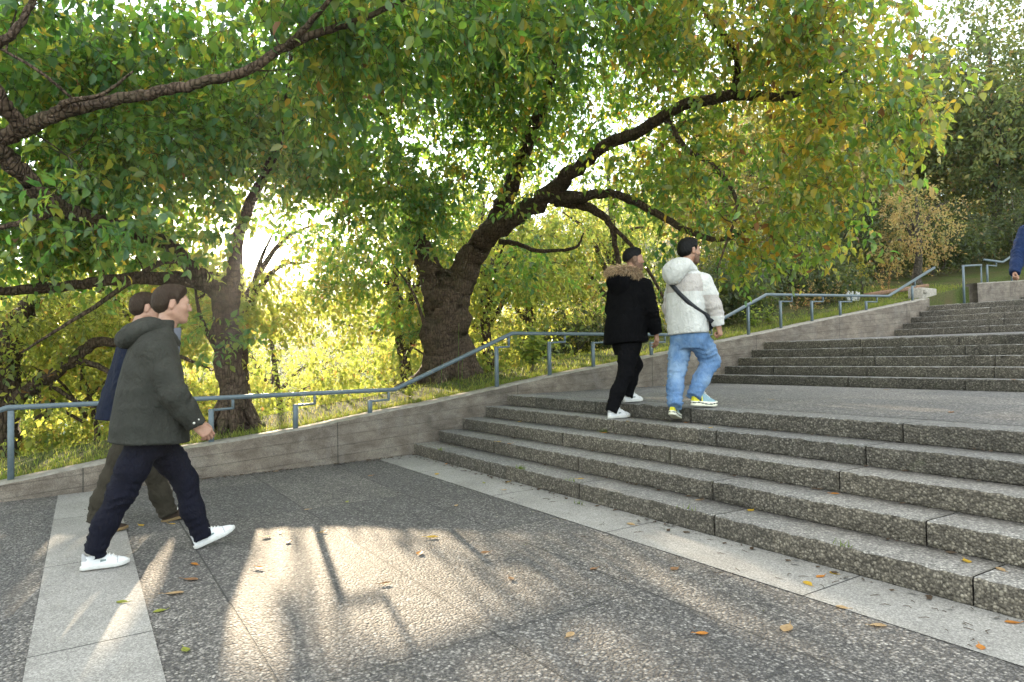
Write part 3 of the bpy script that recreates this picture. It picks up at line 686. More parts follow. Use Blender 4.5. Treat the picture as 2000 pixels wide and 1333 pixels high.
blobs0 = [bl(100, 90, 6.0, 1.0, 1.0, .45), bl(300, 50, 5.9, 1.0, 1.0, .45), bl(500, 10, 5.7, .9, .9, .4), bl(350, 260, 6.5, .7, .7, .3), bl(180, 330, 6.5, .7, .7, .25), bl(640, 0, 5.6, .9, .9, .4), bl(820, -20, 5.4, .9, .9, .45), bl(-60, 40, 5.6, 1.2, 1.2, .6), bl(580, 190, 6.2, .6, .6, .3), bl(740, 120, 5.9, .6, .6, .35), bl(1000, -40, 5.6, 1.0, 1.0, .45)]
make_tree('cherry tree rooted beyond the left edge whose bare limb arches over the path', b0, T0, blobs0, 900, 15, .102, M_leaf, M_bark, 37, (.22, .24), None, mindist=3.5, sides=12)
# far-left trunk behind the rail
b3 = at(-12, 905, 9.2); b3[2] = float(terrain(b3[0], b3[1]))-.1
T3 = [([b3, b3+NA([0, 0, .3]), at(2, 790, 9.2), at(12, 700, 9.2), at(30, 640, 9.2), at(55, 600, 9.2), at(100, 520, 9.0)], [.33, .25, .20, .175, .14, .10, .05]),
      pl((5, 800, 9.2, .15), (40, 775, 9.2, .10), (90, 740, 9.15, .085), (140, 705, 9.1, .075), (185, 672, 9.1, .07), (240, 672, 9.0, .055), (330, 690, 8.9, .03), (410, 720, 8.9, .012)),
      pl((130, 712, 9.1, .05), (165, 708, 9.1, .045), (205, 722, 9.1, .035), (260, 760, 9.0, .02)),
      pl((12, 700, 9.2, .10), (-20, 640, 9.1, .09), (-60, 560, 9.0, .05)),
      pl((90, 745, 9.15, .035), (140, 780, 9.3, .03), (190, 800, 9.4, .02), (240, 835, 9.5, .01))]
blobs3 = [bl(100, 620, 9.4, 1.1, 1.1, .45), bl(200, 780, 9.8, 1.3, 1.3, .35), bl(60, 850, 9.4, .8, .8, .25), bl(300, 620, 9.6, 1.1, 1.1, .45), bl(-80, 650, 9.0, 1.2, 1.2, .6), bl(330, 790, 10, 1.0, 1.0, .4)]
make_tree('dark forked trunk at the left edge with one limb bending right behind the rail', b3, T3, blobs3, 620, 14, .078, M_leafb, M_bark, 41, (.38, .14), sides=12)
# ------------------------------------------------------------------ trees on the slope below, lit from behind
def small_tree(label, X, Y, h, cr, seed, ncl=420, per=13, ll=.085, mat=None, tint=(.42, .14), bm=None, group=None, cz=.62, flat=.75, lean=0, name='tree', cat='tree', trunk_r=None, hang=.75, droop=.75, carve=True, base=None, nb=6, low=0):
    g = np.random.default_rng(seed); z = float(terrain(X, Y))-.05
    B = NA([X, Y, z]); tr = trunk_r or h*.018+.03
    top = B+NA([lean, g.normal(0, .2), h*.8])
    limbs = [([B, B+NA([0, 0, .15]), B*.6+top*.4+g.normal(0, .12, 3), top], [tr*1.4, tr*1.1, tr*.75, tr*.25])]
    blobs = []
    for k in range(nb):
        a = k*2.4+seed; f = g.uniform(.28, .6)
        s = B*(1-f)+top*f; e = s+NA([math.cos(a)*cr*.75, math.sin(a)*cr*.75, h*g.uniform(.10, .32)])
        limbs.append(([s, (s+e)/2+NA([0, 0, h*.06]), e], [tr*.5, tr*.32, tr*.1]))
        blobs.append((e+NA([0, 0, -.1*h]), (cr*.62, cr*.62, h*.20)))
    blobs.append((B+NA([lean*.7, 0, h*cz]), (cr*.85, cr*.85, h*.33*flat/.75)))
    if low: blobs.append((B+NA([0, 0, h*.20]), (cr*1.05, cr*1.05, h*.17), low))
    return make_tree(label, B, limbs, blobs, ncl, per, ll, mat or M_leafb, bm or M_bark, seed, tint, group=group, simple=True, sides=8, twig=.0045, hang=hang, droop=droop, name=name, cat=cat, carve=carve)
GB = 'backlit trees on the slope below the wall'
for X, Y, h, cr, sd, n, lab in (
    (-13.6, 2.6, 4.6, 1.9, 51, 420, 'small backlit tree with yellow green leaves between the two nearer trunks'),
    (-15.5, 9.0, 5.4, 2.2, 52, 520, 'bushy backlit tree right behind the thick forked trunk'),
    (-15.8, 10.6, 5.6, 2.3, 53, 520, 'backlit drooping tree behind the man in the black coat'),
    (-14.0, 12.2, 5.2, 2.0, 54, 460, 'yellow green drooping tree behind the man in the white fleece'),
    (-14.5, -.6, 5.2, 2.1, 55, 480, 'bright backlit tree behind the two men walking in from the left'),
    (-20, 4.6, 6.6, 2.5, 56, 520, 'pale backlit tree farther down the slope under the sun'),
    (-21, 1.0, 7.0, 2.6, 57, 520, 'tall sunlit tree far down the slope behind the slim trunk'),
    (-21, 9.0, 7.4, 2.7, 58, 560, 'tall backlit tree down the slope right of the thick trunk'),
    (-20, 13.2, 7.6, 2.7, 59, 560, 'golden tree down the slope behind the drooping branches'),
    (-19, -3.4, 6.8, 2.6, 60, 520, 'backlit tree far down the slope at the left edge'),
    (-29, 6.5, 9.5, 3.4, 61, 520, 'hazy yellow tree at the foot of the slope near the river'),
    (-30, 13, 10, 3.6, 62, 520, 'hazy tall tree at the foot of the slope on the right'),
    (-30, 0, 9.5, 3.4, 63, 520, 'hazy tree at the foot of the slope behind the sunlit one'),
    (-13.2, 5.9, 4.4, 1.8, 151, 380, 'bright leafy young tree in front of the pale one under the sun'),
    (-12.8, 7.6, 4.2, 1.7, 152, 360, 'bright leafy young tree right of the thick trunk behind the level rail'),
    (-13.0, 1.0, 4.2, 1.7, 153, 360, 'bright leafy young tree left of the slim trunk'),
    (-12.2, 5.9, 2.2, 1.0, 64, 150, 'low leafy sapling behind the handrail beside the thick trunk'),
    (-11.6, .1, 2.4, 1.1, 65, 170, 'low leafy sapling behind the handrail near the left edge')):
    far = X < -25; big = h > 3
    small_tree(lab, X, Y, h*((1.36 if X > -17 else .92 if X > -25 else .75) if big else 1), cr*(1.05 if big else 1), sd, int(n*(2.3 if X > -17 else 1.3) if big else n), 16, .14 if far else .108, tint=(.30+.03*(sd % 6), .15), group=GB, trunk_r=.05 if h < 3 else None, low=1.6 if X > -17 else 1.0)
# ------------------------------------------------------------------ hillside on the right
GH = 'trees on the hillside beyond the stairs'
for X, Y, h, cr, sd, n, tn, lab in (
    (-14.8, 26, 9.5, 3.4, 71, 900, .42, 'tall grey green tree with fine foliage on the hillside, left of the right edge'),
    (-10.8, 27, 9.6, 3.2, 72, 1000, .34, 'tall dark green tree at the right edge above the short wall'),
    (-17.5, 21, 7.5, 2.6, 73, 700, .62, 'golden brown tree on the hillside behind the handrail bend'),
    (-13.3, 20.5, 5.2, 2.0, 74, 560, .55, 'bushy brownish tree behind the middle of the upper handrail'),
    (-21, 27, 9.5, 3.2, 75, 760, .50, 'olive tree farther up the hillside'),
    (-17, 32, 8.2, 3.2, 76, 800, .58, 'sunlit tree high on the hillside against the sky'),
    (-11, 34, 9.5, 3.8, 77, 800, .52, 'pale sunlit tree top rising behind the dark green tree'),
    (-25, 20, 9.5, 3.2, 78, 700, .60, 'yellow tree low on the hillside behind the overhanging branch'),
    (-30, 32, 13, 4.5, 79, 700, .45, 'broad grey tree on the far hillside'),
    (-7.5, 30, 10, 3.4, 80, 560, .25, 'dark tree behind the top of the stairs')):
    small_tree(lab, X, Y, h, cr, sd, int(n*(1.9 if X > -16 else 1.5)), 17, .18, M_leafh, (tn, .18), M_bark2, GH, hang=.5, droop=.5, carve=False, flat=1.0, nb=8)
small_tree('small orange leaved tree with a pale trunk beside the stone block', -9.35, 18.6, 3.0, .95, 81, 300, 13, .085, M_leafh, (.74, .14), M_bark2, None, hang=.6, droop=.5, carve=False, trunk_r=.11)
GS = 'dark bushes on the bank'
for X, Y, h, cr, sd, lab in ((-11.2, 13.2, 1.9, 1.2, 91, 'dark green bush behind the bend of the handrail'), (-11.0, 16.0, 2.0, 1.3, 92, 'dark bush behind the level part of the upper handrail'), (-11.5, 18.3, 2.2, 1.3, 93, 'dark ivy covered bush left of the small orange tree'),
                             (-10.6, 22.0, 2.4, 1.5, 94, 'dark bush between the small orange tree and the short wall'), (-9.0, 23.5, 2.6, 1.5, 95, 'dark bush behind the short upper wall'), (-13, 10.2, 1.9, 1.2, 96, 'dark bush low on the bank behind the man in the white fleece'),
  (-9.9, 11.6, 1.5, 1.0, 97, 'dark bush close to the rail right of the man in the fleece'), (-10.1, 14.6, 1.7, 1.2, 98, 'dark bush behind the dry brown weeds'), (-12.6, 14.8, 2.8, 1.7, 99, 'broad dark bush higher on the bank behind the level rail'), (-12.6, 17.6, 3.0, 1.8, 100, 'tall dark bush behind the cone shaped shrub'), (-12.2, 20.4, 3.0, 1.8, 101, 'tall dark bush behind the small orange tree'), (-9.9, 20.6, 1.7, 1.1, 102, 'low dark bush right of the small orange tree'), (-12.2, 23.6, 3.2, 2.0, 104, 'tall dark bush on the hillside left of the big dark tree'), (-14.8, 22.8, 3.4, 2.1, 105, 'broad bush on the hillside behind the tall dark bush'), (-10.2, 25.2, 3.0, 1.9, 106, 'dark bush at the foot of the big dark tree'), (-16.5, 24.5, 3.6, 2.2, 107, 'broad olive bush high on the hillside'), (-14.6, 12.6, 3.0, 1.8, 103, 'broad dark bush under the drooping yellow tree')):
    small_tree(lab, X, Y, h, cr, sd, 420, 15, .095, M_leafd, (.22, .16), M_bark2, GS, cz=.45, flat=1.2, name='bush', cat='bush', trunk_r=.04, hang=.5, droop=.4, carve=False)
# far wooded bank, one mass
def far_wood():
    g = np.random.default_rng(5); n = 26000
    X = -g.uniform(45, 300, n); Y = g.uniform(-150, 290, n)
    k = ~((X > -7.95-108) & (X < -7.95-58)) ; X, Y = X[k], Y[k]; n = len(X)
    cl = 1.3+1.0*np.sin(X*.21+1)*np.sin(Y*.17)+.8*np.sin(X*.53)*np.sin(Y*.47+2)
    P = np.stack([X, Y, terrain(X, Y)+g.random(n)*np.maximum(.4, 2.6*cl)+.1], 1)
    v = P-CC; d = np.linalg.norm(v, axis=1); ang = np.degrees(np.arccos(np.clip((v@SUN)/d, -1, 1)))
    k = ang > 1.2; P = P[k]; n = len(P); d = d[k]
    D = g.normal(0, 1, (n, 3)); N = g.normal(0, .5, (n, 3))+NA([0, 0, 1.])
    o = leaf_mesh('far_wood', P, D, N, np.clip(d*.009, .5, 2.4)*g.uniform(.6, 1.3, n), g.uniform(.3, .5, n), np.clip(g.normal(.5, .16, n), 0, 1), M_leafh, None, True, g)
    tag(o, kind='stuff')
far_wood()
# ------------------------------------------------------------------ grass on the bank
def grass():
    g = np.random.default_rng(9); n = 34000
    X = -8.04-g.random(n)**1.5*4.2; Y = g.uniform(-4.5, 18.5, n)
    m = 9000; X = np.concatenate([X, -8.04-g.random(m)*.35]); Y = np.concatenate([Y, g.uniform(-2, 15.5, m)])
    m = 5000; k = (Y < 8.5) | (X > -9.3); X, Y = X[k], Y[k]; X = np.concatenate([X, -8.2-g.random(m)*2.2]); Y = np.concatenate([Y, g.uniform(16.1, 18.2, m)]); n = len(X)
    p = np.sin(X*1.9)*np.sin(Y*1.3)+g.normal(0, .6, n); k = p > -.7; X, Y = X[k], Y[k]; n = len(X)
    P = np.stack([X, Y, terrain(X, Y)-.01], 1)
    h = g.uniform(.03, .09, n)*np.where(g.random(n) < .06, 2.2, 1); a = g.uniform(0, 6.28, n); w_ = g.uniform(.0025, .005, n)
    s = np.stack([np.cos(a), np.sin(a), 0*a], 1); ln = g.normal(0, .45, (n, 3)); ln[:, 2] = 0
    V = np.zeros((n, 5, 3)); up = NA([0, 0, 1.])
    V[:, 0] = P-s*w_[:, None]; V[:, 1] = P+s*w_[:, None]
    mid = P+(up+ln*.35)*(h*.55)[:, None]; V[:, 2] = mid+s*(w_*.75)[:, None]; V[:, 3] = mid-s*(w_*.75)[:, None]; V[:, 4] = P+(up*.9+ln)*h[:, None]
    b_ = (np.arange(n)*5)[:, None]
    o = mesh_obj('grass', V.reshape(-1, 3), [b_+NA([[0, 1, 2, 3]]), b_+NA([[3, 2, 4]])], M_grass, attrs={'tint': np.repeat(np.clip(g.normal(.45, .25, n), 0, 1), 5)})
    tag(o, kind='stuff')
grass()
# weeds, spikes and the shrub beside the trunk
def leafy_plant(label, P, n, h, ll, seed, mat, tint, stem=.004, name='weed', cat='plant', lw=.25, up=.3, group=None):
    g = np.random.default_rng(seed); P = NA(P, float); root = empty(name, P, label, cat, group); st = MB(); LP = []; LD = []
    for k in range(n):
        d = g.normal(0, .28, 3); d[2] = 1; hh = h*g.uniform(.6, 1.1)
        pts = NA([[0, 0, -.03], d*hh*.5, d*hh+NA([d[0], d[1], 0])*hh*.2]); st.tube(pts, [stem, stem*.8, stem*.4], 4, cap=False)
        m = int(10+hh*22); t = g.uniform(.25, 1.05, m)[:, None]
        LP.append(pts[0]*(1-t)+pts[2]*t); dd = g.normal(0, 1, (m, 3)); dd[:, 2] = dd[:, 2]*.3+up; LD.append(dd)
    st.build('stem', M_bark2, root); LP = np.concatenate(LP); LD = np.concatenate(LD); q = len(LP)
    leaf_mesh('foliage', LP, LD, g.normal(0, .5, (q, 3))+NA([0, 0, 1.]), g.uniform(.6, 1.2, q)*ll, lw, np.clip(g.normal(tint, .1, q), 0, 1), mat, root, True, g)
    return root
def bank(x, y, X): 
    p = on_x(x, y, X); p[2] = float(terrain(p[0], p[1])); return p
leafy_plant('broad leaved bright green shrub beside the thick trunk behind the rail', bank(1040, 735, -8.9), 12, .62, .13, 1, M_leafb, .30, lw=.34, name='shrub', cat='shrub')
leafy_plant('second bright shrub with broad leaves left of the rail bend', bank(800, 760, -8.7), 5, .26, .09, 2, M_leafb, .40, lw=.3, name='shrub', cat='shrub')
for i, (x, y, X, h, lab) in enumerate(((1556, 640, -8.7, .75, 'dry brown weed spike left of the rail post'), (1580, 636, -8.75, .6, 'lower dry brown weed right of the tall brown spike'), (1615, 630, -8.9, .95, 'tall tan dry weed between two rail posts'), (1632, 625, -8.9, .9, 'tan dry weed close to the rail post'), (1600, 632, -8.6, .5, 'short tan weed in front of the tall ones'), (1735, 590, -9.0, .55, 'reddish dry weed under the upper bend of the rail'), (1725, 597, -9.2, .5, 'pale flowering weed under the upper rail bend'))):
    leafy_plant(lab, bank(x, y, X), 5, h, .055, 20+i, M_leafh, .93 if i in (0, 1, 5) else .80, name='dry_weed', cat='weed', lw=.2, up=.8)
for i, (x, y, lab) in enumerate(((1475, 655, 'green fern at the foot of the rail post'), (1502, 648, 'second green fern right of the rail post'))):
    leafy_plant(lab, bank(x, y, -8.5), 9, .38, .09, 40+i, M_leafb, .15, name='fern', cat='fern', lw=.16, up=.1)
for i, (x, y, lab) in enumerate(((862, 752, 'thin bare stalk in front of the thick trunk'), (895, 748, 'tallest thin pale stalk in front of the thick trunk'), (902, 746, 'short thin stalk right of the tallest one'))):
    p = bank(x, y, -8.35); s = MB(); s.tube(NA([[0, 0, -.03], [.01, 0, .3], [.02, .01, (.5, .95, .45)[i]]]), [.005, .004, .003], 5)
    o = s.build('stalk', M_grass); o.location = p; tag(o, lab, 'stalk')
small = bank(1685, 612, -9.6)
def spindle():
    g = np.random.default_rng(77); root = empty('conical_shrub', small, 'pale green cone shaped shrub standing above the upper handrail', 'shrub')
    s = MB(); s.tube(NA([[0, 0, -.05], [0, 0, .5], [.02, 0, 1.1]]), [.035, .03, .01], 7); s.build('trunk', M_bark2, root)
    n = 1500; t = g.random(n); r = .16*(1-t)*np.sqrt(g.random(n))*(.75+.35*np.sin(t*20)); a = g.uniform(0, 6.28, n)
    P = np.stack([r*np.cos(a), r*np.sin(a), .42+t*.72], 1); D = np.stack([np.cos(a)*.5, np.sin(a)*.5, np.ones(n)], 1)+g.normal(0, .3, (n, 3))
    leaf_mesh('crown', P, D, g.normal(0, 1, (n, 3)), g.uniform(.03, .06, n), .22, np.clip(g.normal(.62, .08, n), 0, 1), M_leafb, root, True, g)
spindle()
# ------------------------------------------------------------------ small built things on the bank
def flat(name, c, rough=.6, spec=.4, ns=14, var=.15):
    t = NT(name); P = t.obj(); n = t.noise(P, ns, 5, .6)
    col = t.mix(1, c, t.ramp(n, [(.3, (1-var,)*3), (.7, (1+var,)*3)]), 'MULTIPLY'); return t.done(t.pbsdf(col, rough, spec, t.bump(n, .3, .01)))
M_white = flat('weathered_white', (.40, .39, .37)); M_blue = flat('dark_blue_paint', (.08, .10, .16)); M_wood = flat('old_timber', (.17, .10, .065), .85, .2, 30, .4)
M_block = flat('pale_stone', (.24, .22, .19), .9, .2, 22, .35)
p = bank(1667, 612, -9.1)
root = empty('painted_board', p, 'low white board with dark painted spots on the bank behind the rail', 'board'); root.rotation_euler = (0, 0, math.radians(8))
b = MB(); b.box((-.02, -.34, .02), (.02, .34, .25), .006); b.build('panel', M_white, root)
for y, z, r in ((-.22, .17, .03), (.0, .16, .035), (.22, .09, .04), (-.10, .08, .025)):
    s = MB(); a = np.arange(14)*2*np.pi/14; V = np.concatenate([np.stack([0*a+.0205, y+r*.7*np.cos(a), z+r*np.sin(a)], 1), np.stack([0*a+.0225, y+r*.7*np.cos(a), z+r*np.sin(a)], 1)])
    s.add(V, [list(range(14, 28))]+[(i, (i+1) % 14, 14+(i+1) % 14, 14+i) for i in range(14)]); s.build('spot', M_blue, root)
b = MB()
pa, pb_ = bank(1690, 604, -9.0), bank(1812, 580, -8.6)
b.bar(pa+NA([0, 0, .12]), pb_+NA([0, 0, .10]), .12, .10, bev=.02); tag(b.build('timber', M_wood), 'weathered brown timber edging lying on the bank behind the rail', 'timber')
b = MB(); b.box((-.16, -.36, -.7), (.16, .36, .19), .02); b.box((.162, -.33, .05), (.19, -.20, .14), .008)
o = b.build('stone_block', M_block); o.location = NA([-8.14, 16.42, float(terrain(-8.14, 16.42))]); o.rotation_euler = (0, math.radians(1), math.radians(3)); tag(o, 'low pale stone block at the upper end of the long wall', 'stone block')
# far apartment blocks on the opposite hill
M_plas = flat('pale_plaster', (.62, .64, .66), .8, .2, 2, .08); M_glass = flat('window_glass', (.05, .07, .09), .15, .6, 2, .1); M_roof = flat('roof_tiles', (.30, .20, .15), .8, .2, 3, .2)
def block(x, y, d, w_, h_, dp, nx, nz, lab, roof):
    P = at(x, y, d); z0 = float(terrain(P[0], P[1])); root = empty('apartment_building', (P[0], P[1], z0-1), lab, 'building'); root.rotation_euler = (0, 0, math.radians(25))
    top = P[2]-z0+1+h_; b = MB(); b.box((-dp/2, -w_/2, 0), (dp/2, w_/2, top)); b.build('wall', M_plas, root)
    for i in range(nx):
        for k in range(nz):
            yy = -w_/2+(i+.5)*w_/nx; zz = top-2.9*(k+1)
            if zz < 1: continue
            q = MB(); q.box((dp/2+.01, yy-.8, zz), (dp/2+.09, yy+.8, zz+1.5)); q.build('window', M_glass, root)
    q = MB(); q.box((-dp/2-.3, -w_/2-.3, top+.01), (dp/2+.3, w_/2+.3, top+.55)); q.build('roof', roof, root)
block(1112, 452, 190, 13, 3, 10, 5, 4, 'pale apartment block glimpsed under the arching limb', M_plas)
block(1070, 475, 175, 9, 2, 9, 3, 3, 'lower pale house left of the apartment block', M_plas)
block(1010, 490, 200, 12, 2, 9, 4, 3, 'house with a reddish roof glimpsed right of the thick trunk', M_roof)
# ------------------------------------------------------------------ implicit surfaces for the people
def smin(a, b, k):
    h = np.clip(.5+.5*(b-a)/k, 0, 1); return b+(a-b)*h-k*h*(1-h)
def smax(a, b, k): return -smin(-a, -b, k)
def cone(p, a, b, ra, rb):
    a = NA(a, float); b = NA(b, float); d = b-a; L2 = d@d+1e-12
    t = np.clip(((p-a)@d)/L2, 0, 1); return np.linalg.norm(p-a-t[:, None]*d, axis=1)-(ra+(rb-ra)*t)
def chain(p, pts, rs, k=.02):
    r = None
    for i in range(len(pts)-1):
        c = cone(p, pts[i], pts[i+1], rs[i], rs[i+1]); r = c if r is None else smin(r, c, k)
    return r
def ell(p, c, r, M=None):
    q = p-NA(c, float)
    if M is not None: q = q@M
    r = NA(r, float); k0 = np.linalg.norm(q/r, axis=1); k1 = np.linalg.norm(q/(r*r), axis=1)+1e-9; return k0*(k0-1)/k1
def loft(p, secs, pw=2.4, capz=True):
    """secs: (z, cx, cy, rx, ry) from low to high"""
    s = NA(secs, float); z = p[:, 2]
    cx, cy, rx, ry = (np.interp(z, s[:, 0], s[:, i]) for i in (1, 2, 3, 4))
    q = (np.abs((p[:, 0]-cx)/rx)**pw+np.abs((p[:, 1]-cy)/ry)**pw)**(1/pw)
    d = (q-1)*np.minimum(rx, ry)*.9
    return np.maximum(d, np.maximum(s[0, 0]-z, z-s[-1, 0]))
def surfnet(fn, lo, hi, h):
    lo = NA(lo, float); n = np.maximum(4, np.ceil((NA(hi, float)-lo)/h).astype(int)+1)
    ax = [lo[i]+h*np.arange(n[i]) for i in range(3)]
    G = np.stack(np.meshgrid(*ax, indexing='ij'), -1).reshape(-1, 3)
    v = np.concatenate([fn(G[i:i+400000]) for i in range(0, len(G), 400000)]).reshape(n)
    v[0] = v[-1] = 1; v[:, 0] = v[:, -1] = 1; v[:, :, 0] = v[:, :, -1] = 1
    s = v < 0; c8 = [(i, j, k) for i in (0, 1) for j in (0, 1) for k in (0, 1)]
    sub = lambda a, o: a[o[0]:n[0]-1+o[0], o[1]:n[1]-1+o[1], o[2]:n[2]-1+o[2]]
    cnt = sum(sub(s, o).astype(int) for o in c8); mask = (cnt > 0) & (cnt < 8)
    ci = np.argwhere(mask); idx = -np.ones(mask.shape, int); idx[mask] = np.arange(len(ci))
    acc = np.zeros((len(ci), 3)); num = np.zeros(len(ci))
    for a in c8:
        for d in range(3):
            if a[d]: continue
            b = list(a); b[d] = 1
            va = v[ci[:, 0]+a[0], ci[:, 1]+a[1], ci[:, 2]+a[2]]; vb = v[ci[:, 0]+b[0], ci[:, 1]+b[1], ci[:, 2]+b[2]]
            x = (va < 0) != (vb < 0); t = np.where(x, va/np.where(x, va-vb, 1), 0)
            pt = NA(a, float)[None]+t[:, None]*(NA(b)-NA(a))[None]; acc += np.where(x[:, None], pt, 0); num += x
    V = lo+(ci+acc/num[:, None])*h
    Q = []
    for d in range(3):
        e1, e2 = (d+1) % 3, (d+2) % 3
        sl0 = [slice(None)]*3; sl1 = [slice(None)]*3; sl0[d] = slice(0, n[d]-1); sl1[d] = slice(1, n[d])
        x = s[tuple(sl0)] != s[tuple(sl1)]; P = np.argwhere(x)
        P = P[(P[:, e1] > 0) & (P[:, e2] > 0) & (P[:, e1] < n[e1]-1) & (P[:, e2] < n[e2]-1)]
        def cell(o1, o2):
            q = P.copy(); q[:, e1] -= o1; q[:, e2] -= o2; return idx[q[:, 0], q[:, 1], q[:, 2]]
        q = np.stack([cell(1, 1), cell(0, 1), cell(0, 0), cell(1, 0)], 1)
        ins = s[P[:, 0], P[:, 1], P[:, 2]]; q[~ins] = q[~ins][:, ::-1]; Q.append(q)
    Q = np.concatenate(Q); Q = Q[(Q >= 0).all(1)]
    return V, Q
def relax(V, Q, it=1):
    for _ in range(it):
        A = np.zeros_like(V); c = np.zeros(len(V))
        for i in range(4):
            a, b = Q[:, i], Q[:, (i+1) % 4]; np.add.at(A, a, V[b]); np.add.at(c, a, 1)
        V = V*.5+.5*A/np.maximum(c, 1)[:, None]
    return V
def blob(name, fn, lo, hi, h, mat, parent, it=1, mfn=None):
    V, Q = surfnet(fn, lo, hi, h); V = relax(V, Q, it)
    mi = None
    if mfn is not None: mi = mfn(V[Q].mean(1))
    return mesh_obj(name, V, Q, mat, parent, True, mi)
def wrinkle(p, amp, f, dirv, seed):
    g = np.random.default_rng(seed); d = NA(dirv, float); d /= np.linalg.norm(d); o = g.normal(0, 1, 3); o -= d*(o@d); o /= np.linalg.norm(o); ph = g.uniform(0, 6.28, 3)
    u = p@d; w_ = p@o; e = p@np.cross(d, o)
    a = np.sin(f*u+1.4*np.sin(f*.45*w_+ph[0])+1.1*np.sin(f*.38*e+ph[1])); b = .5+.5*np.sin(f*.31*u+f*.4*w_+f*.36*e+ph[2])
    return -amp*(1-np.abs(a))**1.5*b
def frame(f, up=(0, 0, 1.)):
    f = NA(f, float); f /= np.linalg.norm(f); l = np.cross(up, f); l /= np.linalg.norm(l); return np.stack([f, l, np.cross(f, l)], 1)
# ---- head: local axes x forward, y left, z up; origin between the ears
def head_fn(p, beard=False):
    d = ell(p, (-.012, 0, .036), (.100, .077, .084))
    d = smin(d, ell(p, (.030, 0, -.028), (.062, .060, .084)), .03)
    for s in (1, -1):
        d = smin(d, cone(p, (-.008, s*.050, -.050), (.062, s*.016, -.092), .026, .021), .03)
        d = smin(d, ell(p, (.056, s*.040, -.016), (.030, .024, .028)), .025)
    d = smin(d, ell(p, (.072, 0, -.094), (.020, .022, .018)), .015)
    d = smin(d, cone(p, (.080, -.034, .034), (.080, .034, .034), .013, .013), .015)
    for s in (1, -1):
        d = smax(d, -ell(p, (.098, s*.032, .012), (.016, .018, .012)), .012)
        d = smin(d, ell(p, (.079, s*.031, .010), (.013, .014, .012)), .004)
    d = smin(d, cone(p, (.088, 0, .022), (.108, 0, -.022), .008, .012), .010)
    for s in (1, -1): d = smin(d, ell(p, (.098, s*.012, -.026), (.011, .009, .008)), .006)
    d = smin(d, ell(p, (.090, 0, -.054), (.011, .024, .007)), .006); d = smin(d, ell(p, (.088, 0, -.066), (.011, .020, .008)), .005)
    for s in (1, -1):
        c, sn = math.cos(.25), math.sin(.25); M = NA([[c, 0, sn], [0, 1, 0], [-sn, 0, c]])
        e = ell(p, (-.010, s*.080, -.002), (.020, .010, .034), M); e = smax(e, -ell(p, (-.005, s*.090, .002), (.011, .007, .020), M), .006)
        d = smin(d, e, .006)
    return d
HL = NA([(-.12, -.075), (-.06, -.065), (-.035, -.04), (-.022, .03), (.012, .032), (.016, -.008), (.030, -.006), (.036, .03), (.056, .055), (.074, .082), (.09, .098), (.12, .13)])
def hair_fn(p, th=.013, top=.014, line=HL, vol=0.0, fade=None):
    d = ell(p, (-.014, 0, .040), (.101+th, .079+th*.8, .084+top))
    d = smin(d, ell(p, (-.035, 0, -.01), (.075+th, .066+th*.6, .07)), .03)
    if vol: d = smin(d, ell(p, (.030, 0, .098), (.055, .055, .028+vol)), .03)
    z0 = np.interp(p[:, 0], line[:, 0], line[:, 1]); d = d+th*.85*np.clip(1-(p[:, 2]-z0)/.055, 0, 1)
    d = smax(d, (z0-p[:, 2])*.9, .008)
    n = np.sin(p[:, 1]*210+9*np.sin(p[:, 0]*38)+4*np.sin(p[:, 2]*47))*.0011+np.sin(p[:, 0]*160+p[:, 2]*120+3*np.sin(p[:, 1]*60))*.0012
    return d+n
# ---- hand: local axes x along the fingers, y thumb side, z out of the palm
def hand_fn(p, curl=.5, fist=False):
    d = None
    kn = [(.088, .030), (.093, .010), (.089, -.010), (.080, -.028)]; ln = [(.042, .026, .021), (.046, .029, .022), (.043, .027, .021), (.034, .021, .019)]
    for (x, y) in kn:
        c = cone(p, (.0, y*.75, 0), (x, y, -.002), .015, .0115); d = c if d is None else smin(d, c, .012)
    d = smin(d, ell(p, (.03, .026, .010), (.032, .017, .015)), .012)
    d = smin(d, cone(p, (-.05, 0, 0), (.01, 0, 0), .027, .024), .02)
    for i, ((x, y), L) in enumerate(zip(kn, ln)):
        a = 0; q = NA([x, y, -.002]); r = (.0098, .0092, .0082, .0068)
        cs = (1.15, 1.5, .9) if fist else (curl*(.75+.15*i), curl*(1.0+.12*i), curl*.6)
        for j in range(3):
            a += cs[j]; e = q+L[j]*NA([math.cos(a), y*.15/.03*.1, math.sin(a)]); c = cone(p, q, e, r[j], r[j+1]); d = smin(d, c, .003); q = e
    t0 = NA([.022, .030, .008]); t1 = t0+NA([.034, .020, .018]); t2 = t1+NA([.030, .004 if not fist else -.014, .008 if not fist else .014]); t3 = t2+NA([.022, -.004 if not fist else -.02, .006])
    d = smin(d, chain(p, [t0, t1, t2, t3], [.014, .0115, .010, .0078], .004), .006)
    return d
